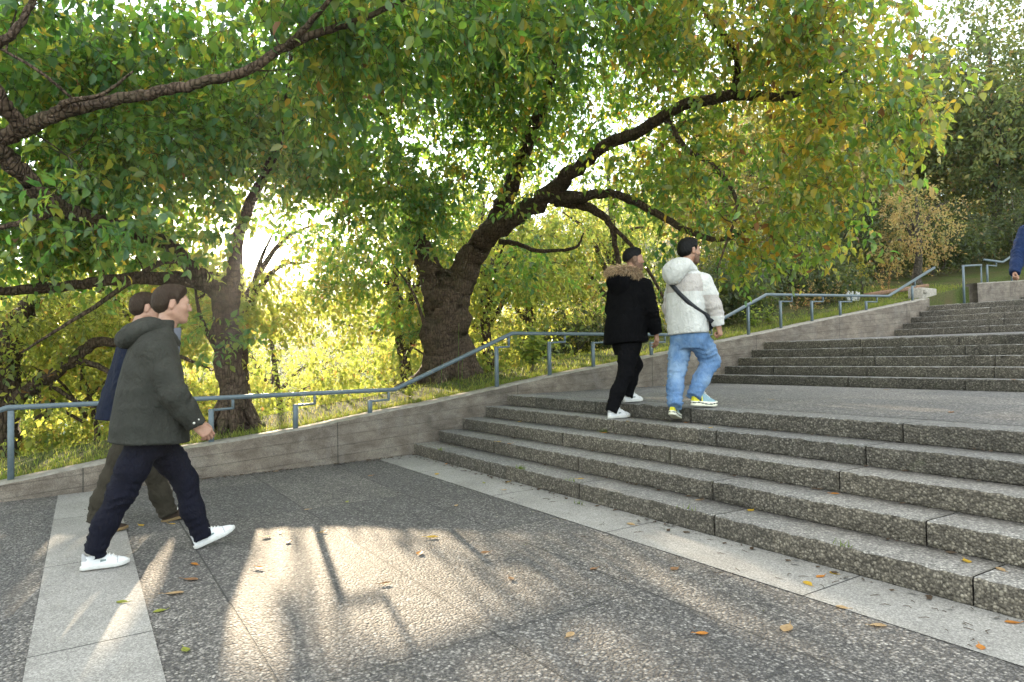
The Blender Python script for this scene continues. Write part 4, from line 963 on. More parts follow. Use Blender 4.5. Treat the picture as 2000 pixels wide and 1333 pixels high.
# ---- shoe: x forward from the heel, z up
SW = NA([(-.005, .0), (.004, .021), (.03, .033), (.09, .034), (.15, .041), (.20, .046), (.245, .041), (.272, .028), (.288, .010), (.291, 0)])
ST = NA([(-.01, .085), (0, .108), (.03, .112), (.075, .104), (.10, .112), (.13, .104), (.17, .084), (.22, .064), (.26, .052), (.29, .034)])
def shoe_upper(p, k=1.0, fat=1.0):
    w_ = np.interp(p[:, 0], SW[:, 0], SW[:, 1])*.97*fat; t = np.interp(p[:, 0], ST[:, 0], ST[:, 1])*k
    x = np.abs(p[:, 1])/np.maximum(w_, .002); z = np.maximum(p[:, 2], 0)/t
    lean = np.clip(1-.35*z, .4, 1)
    d = ((x/lean)**2.6+z**3.2)**(1/2.8)-1
    d = d*.022
    d = np.maximum(d, np.maximum(.006-p[:, 0], p[:, 0]-.288)); d = np.maximum(d, .012-p[:, 2])
    return smax(d, -cone(p, (.050, 0, .112*k), (.06, 0, .18), .026, .036), .006)
def shoe_sole(p, h=.027, fat=1.0):
    w_ = np.interp(p[:, 0], SW[:, 0], SW[:, 1])*1.04*fat; toe = .012*np.clip((p[:, 0]-.20)/.09, 0, 1)**2
    d = np.maximum(np.abs(p[:, 1])-w_, np.abs(p[:, 2]-toe-h/2)-h/2)
    return np.maximum(d, np.maximum(-.006-p[:, 0], p[:, 0]-.292))
def xf(V, M, o): return V@np.asarray(M).T+o
# ------------------------------------------------------------------ cloth, skin, hair
def cloth(name, c, rough=.9, weave=700, bs=.25, var=.18, sheen=.0, c2=None, nscale=9, spec=.12):
    t = NT(name); P = t.obj(); n = t.noise(P, nscale, 5, .6); f = t.noise(P, weave, 2, .5)
    col = t.mix(1, c, t.ramp(n, [(.3, (1-var,)*3), (.7, (1+var,)*3)]), 'MULTIPLY')
    if c2: col = t.mix(t.fr(t.noise(P, 5, 4), .42, .62), col, c2)
    col = t.mix(1, col, t.ramp(f, [(.3, (.85,)*3), (.7, (1.15,)*3)]), 'MULTIPLY')
    b = t.bump(f, bs, .002, t.bump(t.noise(t.mapping(P, (1, 1, .55)), 17, 5, .62, .8), .9, .03))
    return t.done(t.pbsdf(col, rough, spec, b, sheen=sheen))
def skin(name, c):
    t = NT(name); P = t.obj(); n = t.noise(P, 40, 4); n2 = t.noise(P, 9, 3)
    col = t.mix(1, c, t.ramp(n, [(.3, (.88, .85, .84)), (.7, (1.1, 1.1, 1.1))]), 'MULTIPLY'); col = t.mix(t.fr(n2, .5, .7, 0, .3), col, (c[0]*1.0, c[1]*.7, c[2]*.65))
    return t.done(t.pbsdf(col, .5, .4, t.bump(t.noise(P, 300, 2), .1, .001), extra={'Subsurface Weight': .12, 'Subsurface Radius': (.02, .008, .004), 'Subsurface Scale': .3}))
def hairm(name, c):
    t = NT(name); P = t.obj(); n = t.noise(t.mapping(P, (.4, 1.6, 1)), 160, 4, .7)
    col = t.ramp(n, [(.3, tuple(.55*a for a in c)), (.7, tuple(1.5*a for a in c))]); return t.done(t.pbsdf(col, .6, .15, t.bump(n, .6, .004)))
M_skinA = skin('skin_pale', (.30, .172, .122)); M_skinB = skin('skin_tan', (.27, .148, .098))
M_hairbr = hairm('brown_hair', (.022, .013, .008)); M_hairbk = hairm('black_hair', (.0035, .0033, .0036)); M_beard = hairm('short_beard', (.13, .075, .053)); M_fade = hairm('shaved_hair', (.14, .085, .06))
M_eyew = flat('eye_white', (.30, .28, .26), .3, .4); M_eyed = flat('eye_iris', (.03, .02, .015), .1, .6)
M_parka = cloth('olive_parka_cloth', (.027, .028, .0245), .85, 900, .2); M_parkad = cloth('parka_seam', (.022, .026, .022)); M_navyj = cloth('navy_jacket_cloth', (.006, .009, .021))
M_jnavy = cloth('dark_navy_denim', (.0058, .0062, .0125)); M_olive = cloth('olive_trouser_cloth', (.030, .026, .019)); M_black = cloth('black_cloth', (.0040, .0040, .0048), .9, spec=.04); M_blackt = cloth('black_trouser_cloth', (.005, .005, .006), .95, spec=.04)
M_fleece = cloth('white_fleece', (.46, .46, .45), .98, 260, .9, .10, .1); M_beige = cloth('beige_panel', (.345, .32, .305), .85, 900, .15, .06)
M_denim = cloth('light_blue_denim', (.085, .155, .285), .9, 900, .25, .22, .0, (.17, .25, .37), 14); M_bluej = cloth('blue_jacket_cloth', (.008, .020, .065), .7); M_tan = cloth('beige_trouser_cloth', (.42, .31, .22)); M_shirt = cloth('pale_shirt_cloth', (.11, .12, .15))
M_shoew = flat('white_leather', (.52, .52, .53), .55, .4, 40, .05); M_solew = flat('white_rubber', (.46, .455, .44), .7, .3, 30, .08); M_shoebr = flat('dark_brown_suede', (.030, .020, .014), .9, .2, 40, .2); M_soleg = flat('gum_sole', (.15, .10, .045), .7, .3, 20, .2)
M_lin = flat('grey_lining', (.30, .30, .31), .9, .2); M_lab = flat('shoe_label', (.12, .16, .16), .7, .3); M_yel = flat('yellow_mesh', (.50, .46, .03), .7, .3, 60, .15); M_teal = flat('teal_grey_mesh', (.16, .25, .29), .7, .3, 60, .2); M_cream = flat('cream_rubber', (.55, .54, .44), .7, .3, 30, .1); M_dk = flat('dark_strap', (.012, .014, .020), .6, .4, 60, .2); M_lace = flat('shoe_lace', (.70, .70, .68), .9, .2); M_snap = flat('metal_snap', (.55, .53, .5), .35, .6)
def fur():
    t = NT('fur_trim'); a = t.n('Attribute', attribute_name='tint').outputs['Fac']
    return t.done(t.pbsdf(t.ramp(a, [(0, (.11, .065, .033)), (.5, (.33, .22, .12)), (1, (.60, .45, .28))]), .7, .3, sheen=.2))
M_fur = fur()
class Body:
    """a figure; local axes x forward (walking direction), y its left, z up"""
    def __init__(s, X0, Y0, z0, label, face=(0, 1, 0)):
        s.o = NA([X0, Y0, z0], float); s.label = label
        f = NA(face, float); f /= np.linalg.norm(f); s.M = np.stack([f, np.cross((0, 0, 1), f), (0, 0, 1)], 1)
    def J(s, x, y, lat=0.0):
        """photograph point on the figure, lat metres to the figure's left of its middle plane -> local"""
        n = s.M[:, 1]; v = ray(x, y); t = ((s.o-CC)@n+lat)/(v@n); return (CC+v*t-s.o)@s.M
    def root(s, V, Fc, mat, mi=None):
        s.r = mesh_obj('person', V, Fc, mat, None, True, mi); s.r.matrix_world = Matrix([[*s.M[0], s.o[0]], [*s.M[1], s.o[1]], [*s.M[2], s.o[2]], [0, 0, 0, 1]])
        tag(s.r, s.label, 'person'); return s.r
def build_person(B, j, skinm, hand_curl=(.55, .55), fist=(False, False), headf=(1, 0, 0), hscale=1.0, beard=False):
    """j: joints in local coordinates"""
    Vs = []; Qs = []; n = 0
    def add(V, Q):
        nonlocal n
        Vs.append(V); Qs.append(Q+n); n += len(V)
    Mh = frame(headf); hc = NA(j['head'])
    V, Q = surfnet(lambda p: smin(head_fn(p), cone(p, (-.022, 0, -.05), ((NA(j['neck'])-hc)@Mh)/hscale, .056, .060), .02), (-.30, -.2, -.30), (.2, .2, .15), .0062)
    add(xf(relax(V, Q, 1)*hscale, Mh, hc), Q)
    def bodyfn(p):
        d = chain(p, [NA(j['neck'])-NA([.01, 0, .0]), (NA(j['neck'])+NA(j['pelvis']))/2-NA([.025, 0, 0]), j['pelvis']], [.055, .078, .09], .04)
        for s in 'LR':
            d = smin(d, chain(p, [j['sho'+s], j['elb'+s], j['wri'+s]], [.050, .038, .027], .03), .05)
            d = smin(d, chain(p, [j['hip'+s], j['kne'+s], j['ank'+s]], [.070, .046, .034], .03), .04)
            d = smin(d, cone(p, j['ank'+s], NA(j['heel'+s])*.55+NA(j['toe'+s])*.45+NA([0, 0, .036]), .030, .018), .02)
        d = smin(d, cone(p, NA(j['neck'])+NA([-.04, .0, -.10]), j['shoL'], .05, .05), .04); d = smin(d, cone(p, NA(j['neck'])+NA([-.04, .0, -.10]), j['shoR'], .05, .05), .04)
        return d
    pts = NA([v for k, v in j.items() if k not in ('head',) and len(v) == 3]); V, Q = surfnet(bodyfn, pts.min(0)-.14, pts.max(0)+.14, .016); add(V, Q)
    for i, s in enumerate('LR'):
        w_ = NA(j['wri'+s]); d = NA(j.get('hd'+s, w_-NA(j['elb'+s]))); d = d/np.linalg.norm(d); th = NA(j.get('th'+s, (1, 0, 0)), float); th -= d*(th@d); th /= np.linalg.norm(th)
        pn = np.cross(d, th); pn = pn if (pn[1] < 0) == (s == 'L') else -pn       # palm faces the thigh
        Mx = np.stack([d, th, pn], 1); V, Q = surfnet(lambda p: hand_fn(p, hand_curl[i], fist[i]), (-.07, -.06, -.05), (.22, .09, .13), .0045)
        if np.linalg.det(Mx) < 0: Q = Q[:, ::-1]
        add(xf(relax(V, Q, 1), Mx, w_), Q)
    r = B.root(np.concatenate(Vs), np.concatenate(Qs), skinm)
    # eyes
    for s in (1, -1):
        m = MB(); 
        V, Q = surfnet(lambda p: ell(p, (0, 0, 0), (.0115, .0115, .009)), (-.02,)*3, (.02,)*3, .0035)
        c = V[Q].mean(1); o = mesh_obj('eye', xf((V+NA([.0808, s*.032, .010]))*hscale, Mh, hc), Q, [M_eyew, M_eyed], r, True, ((c[:, 0] > .006) & (np.hypot(c[:, 1], c[:, 2]) < .007)).astype(int))
    return r, Mh, hc
def add_hair(B, Mh, hc, hscale, mat, **kw):
    V, Q = surfnet(lambda p: hair_fn(p, **kw), (-.19, -.14, -.13), (.18, .14, .22), .0058); 
    V = relax(V, Q, 1); g = np.random.default_rng(len(V)); q = Q[g.integers(0, len(Q), 3400)]; c = V[q].mean(1)
    nn = np.cross(V[q[:, 2]]-V[q[:, 0]], V[q[:, 3]]-V[q[:, 1]]); nn /= np.linalg.norm(nn, axis=1, keepdims=True)+1e-9
    k = (c-NA([-.012, 0, .03])*1)[:, None]; out = ((c-NA([-.012, 0, .03]))*nn).sum(1) > 0; c, nn = c[out], nn[out]; n = len(c)
    fl = np.where((c[:, 2] > .07)[:, None], NA([[-.5, 0, .12]]), NA([[-.45, 0, -.9]]))+g.normal(0, .28, (n, 3)); fl = fl-nn*(fl*nn).sum(1, keepdims=True); fl /= np.linalg.norm(fl, axis=1, keepdims=True)
    L = g.uniform(.008, .020, (n, 1)); s = np.cross(fl, nn); w_ = .0011; b = c-nn*.0012; e = c+fl*L+nn*g.uniform(.0008, .0035, (n, 1))
    SV = np.stack([b-s*w_, b+s*w_, e], 1).reshape(-1, 3); m0 = len(V)
    return mesh_obj('hair', xf(np.concatenate([V, SV])*hscale, Mh, hc), [Q, m0+np.arange(len(SV)).reshape(-1, 3)], mat, B.r, True)
def add_shoe(B, heel, toe, up, mats, lace=True, fat=1.0, kind='plain', sole_h=.027, k=1.0):
    heel = NA(heel, float); toe = NA(toe, float); f = toe-heel; L = np.linalg.norm(f); f /= L; sc = L/.29
    M = frame(f)
    V, Q = surfnet(lambda p: shoe_upper(p, k, fat), (-.02, -.08, -.01), (.31, .08, .16), .0055)
    V = relax(V, Q, 1); mi = None; mm = mats[0]
    if kind == 'runner':
        c = V[Q].mean(1); mi = ((c[:, 0] > .10) & (c[:, 0] < .27)).astype(int); mi[(c[:, 2] < .042) & (c[:, 0] > .02)] = 1; mi[(c[:, 0] > .06) & (c[:, 0] < .085)] = 2; mm = [mats[0], mats[2], M_dk]
    else:
        c = V[Q].mean(1); mi = np.zeros(len(c), int); mi[(c[:, 2] > .088*k) & (c[:, 0] < .095)] = 1; mi[(c[:, 0] > .115) & (c[:, 0] < .150) & (c[:, 2] > .045) & (c[:, 2] < .058)] = 2; mi[(np.abs(c[:, 0]-.215) < .004)] = 1; mi[(c[:, 0] < .035) & (c[:, 2] > .06)] = 1; mm = [mats[0], M_lin if mats[0] is M_shoew else M_dk, M_lab if mats[0] is M_shoew else mats[0]]
    sh = mesh_obj('shoe', xf(V*sc, M, heel), Q, mm, B.r, True, mi)
    V, Q = surfnet(lambda p: shoe_sole(p, sole_h, fat), (-.02, -.08, -.01), (.31, .08, .06), .0055); V = relax(V, Q, 1); mi = None; mm = mats[1]
    if kind == 'runner':
        c = V[Q].mean(1); mi = ((np.abs(c[:, 2]-.024-.006*np.sin(c[:, 0]*30)) < .0045)).astype(int); mm = [mats[1], M_dk]
    mesh_obj('sole', xf(V*sc, M, heel), Q, mm, sh, True, mi)
    if lace:
        m = MB()
        for q in range(5):
            x = .105+q*.020; zt = np.interp(x, ST[:, 0], ST[:, 1])*k+.001; m.tube(xf(NA([(x, -.022, zt-.009), (x+.004, 0, zt+.002), (x+.010, .022, zt-.009)])*sc, M, heel), [.0030]*3, 5)
        z0 = .098*k; m.tube(xf(NA([(.10, 0, z0), (.115, .02, z0+.020), (.135, .028, z0+.004), (.12, .012, z0-.002)])*sc, M, heel), [.0025]*4, 5); m.tube(xf(NA([(.10, 0, z0), (.118, -.02, z0+.018), (.138, -.028, z0+.002)])*sc, M, heel), [.0025]*3, 5)
        m.build('laces', M_lace, sh, True)
    return sh
def trousers(B, j, mat, r=(.115, .078, .062), seed=1, waist=.0, hem=-.055, wr=.010, name='trousers'):
    def fn(p):
        pe = NA(j['pelvis']); d = loft(p, [(pe[2]-.14, pe[0], pe[1], .10, .15), (pe[2]-.04, pe[0], pe[1], .125, .178), (pe[2]+.08, pe[0]+.01, pe[1], .115, .165), (pe[2]+.16+waist, pe[0]+.015, pe[1], .11, .155)], 2.2)
        for s in 'LR':
            h, k, a = NA(j['hip'+s]), NA(j['kne'+s]), NA(j['ank'+s]); e = a+(a-k)/np.linalg.norm(a-k)*.05
            L = chain(p, [h, h*.5+k*.5, k, k*.45+a*.55+NA([-.012, 0, 0]), e], [r[0], r[0]*.87, r[1], r[1]*.92, r[2]], .05)
            L = np.maximum(L, ((p-a-(a-k)/np.linalg.norm(a-k)*.040)@((a-k)/np.linalg.norm(a-k))))
            kz = np.exp(-(np.linalg.norm(p-k, axis=1)/.16)**2)+1.2*np.exp(-(np.linalg.norm(p-a, axis=1)/.13)**2)+.7*np.exp(-(np.linalg.norm(p-h, axis=1)/.16)**2)
            L = L+wrinkle(p, wr, 62, a-h+NA([.15, .1, 0]), seed+ord(s))*np.clip(kz+.25, 0, 1.2)
            d = smin(d, L, .035)
        return d
    P = NA([j[a+s] for a in ('hip', 'kne', 'ank') for s in 'LR']); return blob(name, fn, P.min(0)-.18, P.max(0)+NA([.2, .2, .36+waist]), .0115, mat, B.r, 1)
# ------------------------------------------------------------------ person 1: olive parka
def ks(p, j, s): return .012+.055*np.clip((p[:, 2]-(NA(j['sho'+s])[2]-.17))/.17, 0, 1)
def sleeve(p, j, s, r, seed, wr=.013, k=.03, ext=.0):
    sh, el, w_ = NA(j['sho'+s]), NA(j['elb'+s]), NA(j['wri'+s]); w_ = w_-(w_-el)*.0
    d = chain(p, [sh, sh*.5+el*.5, el, el*.5+w_*.5, w_+(w_-el)*ext], [r[0], r[0]*.92, r[1], r[1]*.93, r[2]], k)
    ax = (w_-el)/np.linalg.norm(w_-el); d = np.maximum(d, (p-(w_+(w_-el)*ext))@ax-.004)
    b = np.exp(-(np.linalg.norm(p-el, axis=1)/.14)**2)+.35
    return d+wrinkle(p, wr, 60, (w_-sh)+NA([.1, 0, .12]), seed)*b
def hemdist(p, s, z): return np.maximum(s, z-p[:, 2])
def person1():
    B = Body(-4.88, .44, H(-4.9, .44), 'man in an olive parka and white trainers striding in front at the left')
    J = B.J
    j = dict(head=J(338, 597, .0), neck=J(325, 645, .0), pelvis=J(290, 848, 0), shoR=J(306, 686, -.175), shoL=J(312, 686, .175), elbR=J(340, 772, -.285), wriR=J(383, 829, -.26), elbL=J(262, 770, .23), wriL=J(255, 835, .22),
             hipR=J(281, 866, -.085), hipL=J(309, 866, .085), kneR=J(238, 962, -.08), kneL=J(362, 938, .07), ankR=J(189, 1070, -.07), ankL=J(394, 1040, .05),
             heelR=J(157, 1106, -.07), toeR=J(254, 1102, -.08), heelL=J(381, 1073, .05), toeL=J(461, 1034, .04), thR=(1, .2, -.3), hdR=(.55, .05, -.55))
    for h in ('heelR', 'toeR'): j[h][2] = max(j[h][2], .0)
    j['toeR'][2] = j['heelR'][2] = .002
    r, Mh, hc = build_person(B, j, M_skinA, (.75, .6), headf=(1, -.06, -.06), hscale=.97)
    add_hair(B, Mh, hc, .97, M_hairbr, th=.016, top=.020, vol=.012)
    trousers(B, j, M_jnavy, (.100, .071, .056), 5, wr=.018)
    add_shoe(B, j['heelR'], j['toeR'], None, (M_shoew, M_solew)); add_shoe(B, j['heelL'], j['toeL'], None, (M_shoew, M_solew))
    # parka: pixel outline of the side view gives the depth of each section
    def sec(y, xb, xf_, ry): a, b = J(xb, y, 0), J(xf_, y, 0); return (a[2]*.5+b[2]*.5, (a[0]+b[0])/2, 0, (b[0]-a[0])/2, ry)
    S = [sec(866, 209, 369, .285), sec(820, 214, 368, .275), sec(760, 226, 361, .255), sec(715, 238, 354, .245), sec(680, 250, 347, .235), sec(658, 263, 340, .19), sec(640, 285, 340, .12), sec(626, 300, 342, .085)]
    hz = lambda p: S[0][0]+.012-.05*(p[:, 0]-S[0][1])
    def fn(p):
        d = loft(p, S, 2.3)
        for s in 'LR': d = smin(d, sleeve(p, j, s, (.092, .074, .058), 30+ord(s)), ks(p, j, s))
        d = d+wrinkle(p, .008, 30, (.5, .1, 1), 3)*np.clip((S[4][0]-p[:, 2])*3, 0, 1)
        q = p-NA([0, 0, S[0][0]+.03]); d = d-.004*np.exp(-(q[:, 2]/.008)**2)
        return smax(d, hz(p)-p[:, 2], .006)
    pts = NA([j['elbR'], j['wriR'], j['wriL'], j['shoL'], j['neck']]); lo = np.minimum(pts.min(0)-.12, [S[0][1]-.34, -.36, S[0][0]-.05]); hi = np.maximum(pts.max(0)+.12, [S[0][1]+.36, .36, 0])
    pk = blob('parka', fn, lo, hi, .0115, M_parka, r, 1)
    def hood(p):
        n = NA(j['neck']); d = ell(p, n+NA([-.13, 0, -.005]), (.15, .155, .075), frame((1, 0, .42)))
        d = smin(d, ell(p, n+NA([-.20, 0, -.055]), (.085, .12, .055), frame((1, 0, .5))), .05)
        ring = NA([n+NA([.055*math.cos(a)-.015, .095*math.sin(a), -.028+.060*math.cos(a+math.pi)]) for a in np.linspace(-2.3, 2.3, 12)]); d = smin(d, chain(p, ring, [.034]*12, .02), .03)
        d = smax(d, -ell(p, n+NA([.01, 0, .07]), (.085, .085, .085)), .02)
        return d+wrinkle(p, .007, 40, (.3, 1, .4), 8)
    n = NA(j['neck']); blob('hood', hood, n-NA([.36, .24, .22]), n+NA([.18, .24, .14]), .0085, M_parka, pk, 1)
    # seams, pocket flap, snaps
    m = MB(); 
    V0 = NA(S[1]); 
    for z, dz in ((S[2][0]-.10, 0),):
        a = np.linspace(-.9, .1, 10); rx, ry, cx = np.interp(z, [s[0] for s in S], [s[3] for s in S]), np.interp(z, [s[0] for s in S], [s[4] for s in S]), np.interp(z, [s[0] for s in S], [s[1] for s in S])
        P = NA([(cx+rx*1.01*np.sin(t+.9)*.75, -ry*1.015*np.cos((t+.9)*.85), z+dz) for t in a]); 
        m.tube(P, [.004]*10, 5)
    m.build('pocket_edge', M_parkad, pk, True)
    m = MB(); w_ = NA(j['wriR']); e = NA(j['elbR']); ax = (w_-e)/np.linalg.norm(w_-e); sd = NA([.25, -.9, .3]); sd -= ax*(sd@ax); sd /= np.linalg.norm(sd)
    for q in (.0, .035):
        c = w_-ax*(.03)+sd*.058+np.cross(ax, sd)*q; V, Q = surfnet(lambda p: ell(p, c, (.008,)*3), c-.014, c+.014, .004); m.addq(V, Q)
    m.build('cuff_snap', M_snap, pk, True)
    # pale shirt collar showing at the throat
    n = NA(j['neck']); blob('collar', lambda p: np.maximum(cone(p, n+NA([-.03, 0, -.17]), n+NA([.020, 0, -.004]), .108, .068), p[:, 2]-n[2]-.0-.25*(p[:, 0]-n[0])), n-.33, n+.16, .009, M_shirt, r, 1)
    return B
person1()
# ------------------------------------------------------------------ person 2: navy jacket, behind person 1
def person2():
    B = Body(-5.86, .30, H(-5.9, .30), 'man in a navy jacket and olive trousers, mostly hidden behind the parka')
    J = B.J
    j = dict(head=J(287, 604, 0), neck=J(268, 648, 0), pelvis=J(268, 838, 0), shoR=J(262, 680, -.17), shoL=J(268, 680, .17), elbR=J(246, 760, -.22), wriR=J(262, 828, -.2), elbL=J(290, 760, .22), wriL=J(318, 815, .2),
             hipR=J(258, 850, -.085), hipL=J(280, 850, .085), kneR=J(220, 935, -.07), kneL=J(303, 925, .07), ankR=J(192, 1012, -.06), ankL=J(327, 996, .06),
             heelR=J(176, 1044, -.06), toeR=J(251, 1040, -.06), heelL=J(316, 1022, .06), toeL=J(382, 1004, .06))
    j['heelR'][2] = .004; j['toeR'][2] = .004
    r, Mh, hc = build_person(B, j, M_skinA, (.6, .6), headf=(1, .05, 0), hscale=.94)
    add_hair(B, Mh, hc, .94, M_hairbr, th=.014, top=.016)
    trousers(B, j, M_olive, (.100, .074, .064), 15, wr=.016)
    add_shoe(B, j['heelR'], j['toeR'], None, (M_shoebr, M_soleg)); add_shoe(B, j['heelL'], j['toeL'], None, (M_shoebr, M_soleg))
    def sec(y, xb, xf_, ry): a, b = J(xb, y, 0), J(xf_, y, 0); return (a[2]*.5+b[2]*.5, (a[0]+b[0])/2, 0, (b[0]-a[0])/2, ry)
    S = [sec(816, 184, 320, .27), sec(770, 197, 320, .26), sec(715, 216, 318, .24), sec(680, 226, 312, .225), sec(660, 238, 302, .18), sec(645, 248, 290, .10)]
    def fn(p):
        d = loft(p, S, 2.3)
        for s in 'LR': d = smin(d, sleeve(p, j, s, (.09, .075, .058), 50+ord(s)), .04)
        return d+wrinkle(p, .008, 30, (.5, .3, 1), 6)*np.clip((S[3][0]-p[:, 2])*3, 0, 1)
    pts = NA([j['elbR'], j['wriR'], j['wriL'], j['shoL'], j['neck']]); lo = np.minimum(pts.min(0)-.12, [S[0][1]-.32, -.34, S[0][0]-.05]); hi = np.maximum(pts.max(0)+.12, [S[0][1]+.34, .34, 0])
    blob('jacket', fn, lo, hi, .012, M_navyj, r, 1)
person2()
# ------------------------------------------------------------------ person 3: black coat with fur trimmed hood
def fur_strands(name, curve, rad, n, ln, parent, seed):
    g = np.random.default_rng(seed); C = NA(curve); m = len(C)-1
    t = g.random(n)*m; i = np.minimum(t.astype(int), m-1); f = (t-i)[:, None]; P = C[i]*(1-f)+C[i+1]*f; T = C[i+1]-C[i]; T /= np.linalg.norm(T, axis=1, keepdims=True)
    u = g.normal(0, 1, (n, 3)); u -= T*(u*T).sum(1, keepdims=True); u /= np.linalg.norm(u, axis=1, keepdims=True)
    rr = rad*g.uniform(.75, 1.0, (n, 1)); b = P+u*rr; d = u+T*g.normal(.3, .5, (n, 1))+NA([-.2, 0, -.25])+g.normal(0, .25, (n, 3)); d /= np.linalg.norm(d, axis=1, keepdims=True); L = ln*g.uniform(.5, 1.2, (n, 1))
    s = np.cross(d, g.normal(0, 1, (n, 3))); s /= np.linalg.norm(s, axis=1, keepdims=True); w_ = .0022
    V = np.zeros((n, 5, 3)); V[:, 0] = b-s*w_; V[:, 1] = b+s*w_; md = b+d*L*.55+NA([0, 0, -.004]); V[:, 2] = md+s*w_*.8; V[:, 3] = md-s*w_*.8; V[:, 4] = b+d*L+NA([0, 0, -.012])
    q = (np.arange(n)*5)[:, None]; tint = np.clip(g.normal(.5, .2, n), 0, 1)
    return mesh_obj(name, V.reshape(-1, 3), [q+NA([[0, 1, 2, 3]]), q+NA([[3, 2, 4]])], M_fur, parent, attrs={'tint': np.stack([tint*.5, tint*.5, tint, tint, np.minimum(1, tint*1.3)], 1).ravel()})
def person3():
    zt = Z1+4*RISE
    B = Body(-5.38, 4.72, zt, 'man in a long black coat with a brown fur collar stepping up to the landing', face=(-.03, 1, 0))
    J = B.J
    j = dict(head=J(1238, 509, 0), neck=J(1229, 538, 0), pelvis=J(1224, 668, 0), shoR=J(1258, 560, -.17), shoL=J(1206, 556, .18), elbR=J(1271, 607, -.25), wriR=J(1281, 650, -.23), elbL=J(1185, 604, .25), wriL=J(1190, 655, .22),
             hipR=J(1228, 678, -.085), hipL=J(1221, 678, .085), kneR=J(1222, 728, -.08), kneL=J(1240, 712, .09), ankR=J(1201, 791, -.075), ankL=J(1226, 752, .11),
             heelR=J(1188, 818, -.075), toeR=J(1238, 814, -.085), heelL=J(1219, 779, .11), toeL=J(1258, 775, .11), thR=(1, .3, 0), hdR=(.12, -.02, -1))
    j['heelR'][2] = j['toeR'][2] = .004; j['heelL'][2] = j['toeL'][2] = RISE+.006
    j['elbL'] = NA(j['shoL'])+NA([-.02, .07, -.27]); j['wriL'] = NA(j['shoL'])+NA([.16, .02, -.42])
    L = NA(j['toeR'])-NA(j['heelR']); j['toeR'] = NA(j['heelR'])+L/np.linalg.norm(L)*.29; j['toeL'] = NA(j['heelL'])+NA([1, .05, 0])*.285
    j['ankR'] = NA(j['heelR'])+NA([.06, 0, .10]); j['ankL'] = NA(j['heelL'])+NA([.06, 0, .10])
    r, Mh, hc = build_person(B, j, M_skinB, (.55, .5), headf=(.86, -.50, .02), hscale=.97)
    line = NA([(-.12, -.02), (-.06, .0), (-.03, .02), (.03, .035), (.06, .055), (.09, .070), (.12, .09)])
    add_hair(B, Mh, hc, .97, M_hairbk, th=.010, top=.022, line=line, vol=.010)
    V, Q = surfnet(lambda p: smax(np.abs(head_fn(p))-.003, -np.minimum(np.minimum(.042-p[:, 2]+9*np.maximum(0, p[:, 0]-.02), p[:, 2]+.085), .03-p[:, 0]), .004), (-.15, -.12, -.10), (.06, .12, .07), .006)
    mesh_obj('shaved_hair', xf(V*.97, Mh, hc), Q, M_fade, r, True)
    V, Q = surfnet(lambda p: smax(head_fn(p)-.004, -np.minimum(np.minimum(-.035-p[:, 2]+.35*np.maximum(0, .045-p[:, 0])*1.0, p[:, 0]-.002), .13-p[:, 2]), .004), (-.02, -.10, -.14), (.13, .10, .04), .006)
    mesh_obj('beard', xf(V*.97, Mh, hc), Q, M_beard, r, True)
    trousers(B, j, M_blackt, (.100, .074, .060), 25, wr=.014)
    add_shoe(B, j['heelR'], j['toeR'], None, (M_shoew, M_solew)); add_shoe(B, j['heelL'], j['toeL'], None, (M_shoew, M_solew))
    nk = NA(j['neck']); pe = NA(j['pelvis']); c0 = (nk+pe)/2
    S = [(pe[2]-.03, pe[0]-.02, 0, .19, .245), (pe[2]+.15, pe[0]-.01, 0, .185, .242), (pe[2]+.32, pe[0]*.6+nk[0]*.4, 0, .175, .235), (pe[2]+.46, pe[0]*.4+nk[0]*.6, 0, .165, .225), (nk[2]-.10, nk[0]-.015, 0, .155, .215), (nk[2]-.05, nk[0]-.01, 0, .12, .15), (nk[2]-.005, nk[0], 0, .09, .10)]
    def fn(p):
        d = loft(p, S, 2.4)
        for s in 'LR': d = smin(d, sleeve(p, j, s, (.088, .076, .064), 60+ord(s)), ks(p, j, s))
        d = d+wrinkle(p, .007, 26, (.2, .4, 1), 16)
        return smax(d, S[0][0]+.01-p[:, 2]-.05*(p[:, 1]), .006)
    pts = NA([j['elbR'], j['wriR'], j['wriL'], j['elbL'], j['neck']]); lo = np.minimum(pts.min(0)-.12, [S[0][1]-.24, -.32, S[0][0]-.03]); hi = np.maximum(pts.max(0)+.12, [S[0][1]+.24, .32, 0])
    ct = blob('coat', fn, lo, hi, .0115, M_black, r, 1)
    def hood(p):
        d = ell(p, nk+NA([-.13, 0, -.035]), (.12, .17, .075), frame((1, 0, .55)))
        return smin(d, ell(p, nk+NA([-.14, 0, -.12]), (.07, .14, .13)), .07)+wrinkle(p, .012, 34, (.3, 1, .4), 18)
    hd = blob('hood', hood, nk-NA([.32, .24, .28]), nk+NA([.08, .24, .10]), .010, M_black, ct, 1)
    a = np.linspace(-2.75, 2.75, 26)
    cv = NA([nk+NA([-.075-.125*math.cos(t), .165*math.sin(t), .010+.030*math.cos(t)-.05*max(0, -math.cos(t))]) for t in a])
    core = blob('fur_trim', lambda p: chain(p, cv, [.038]*len(cv), .01), cv.min(0)-.06, cv.max(0)+.06, .009, M_fur, hd, 1)
    fur_strands('fur', cv, .036, 6500, .052, core, 4)
person3()
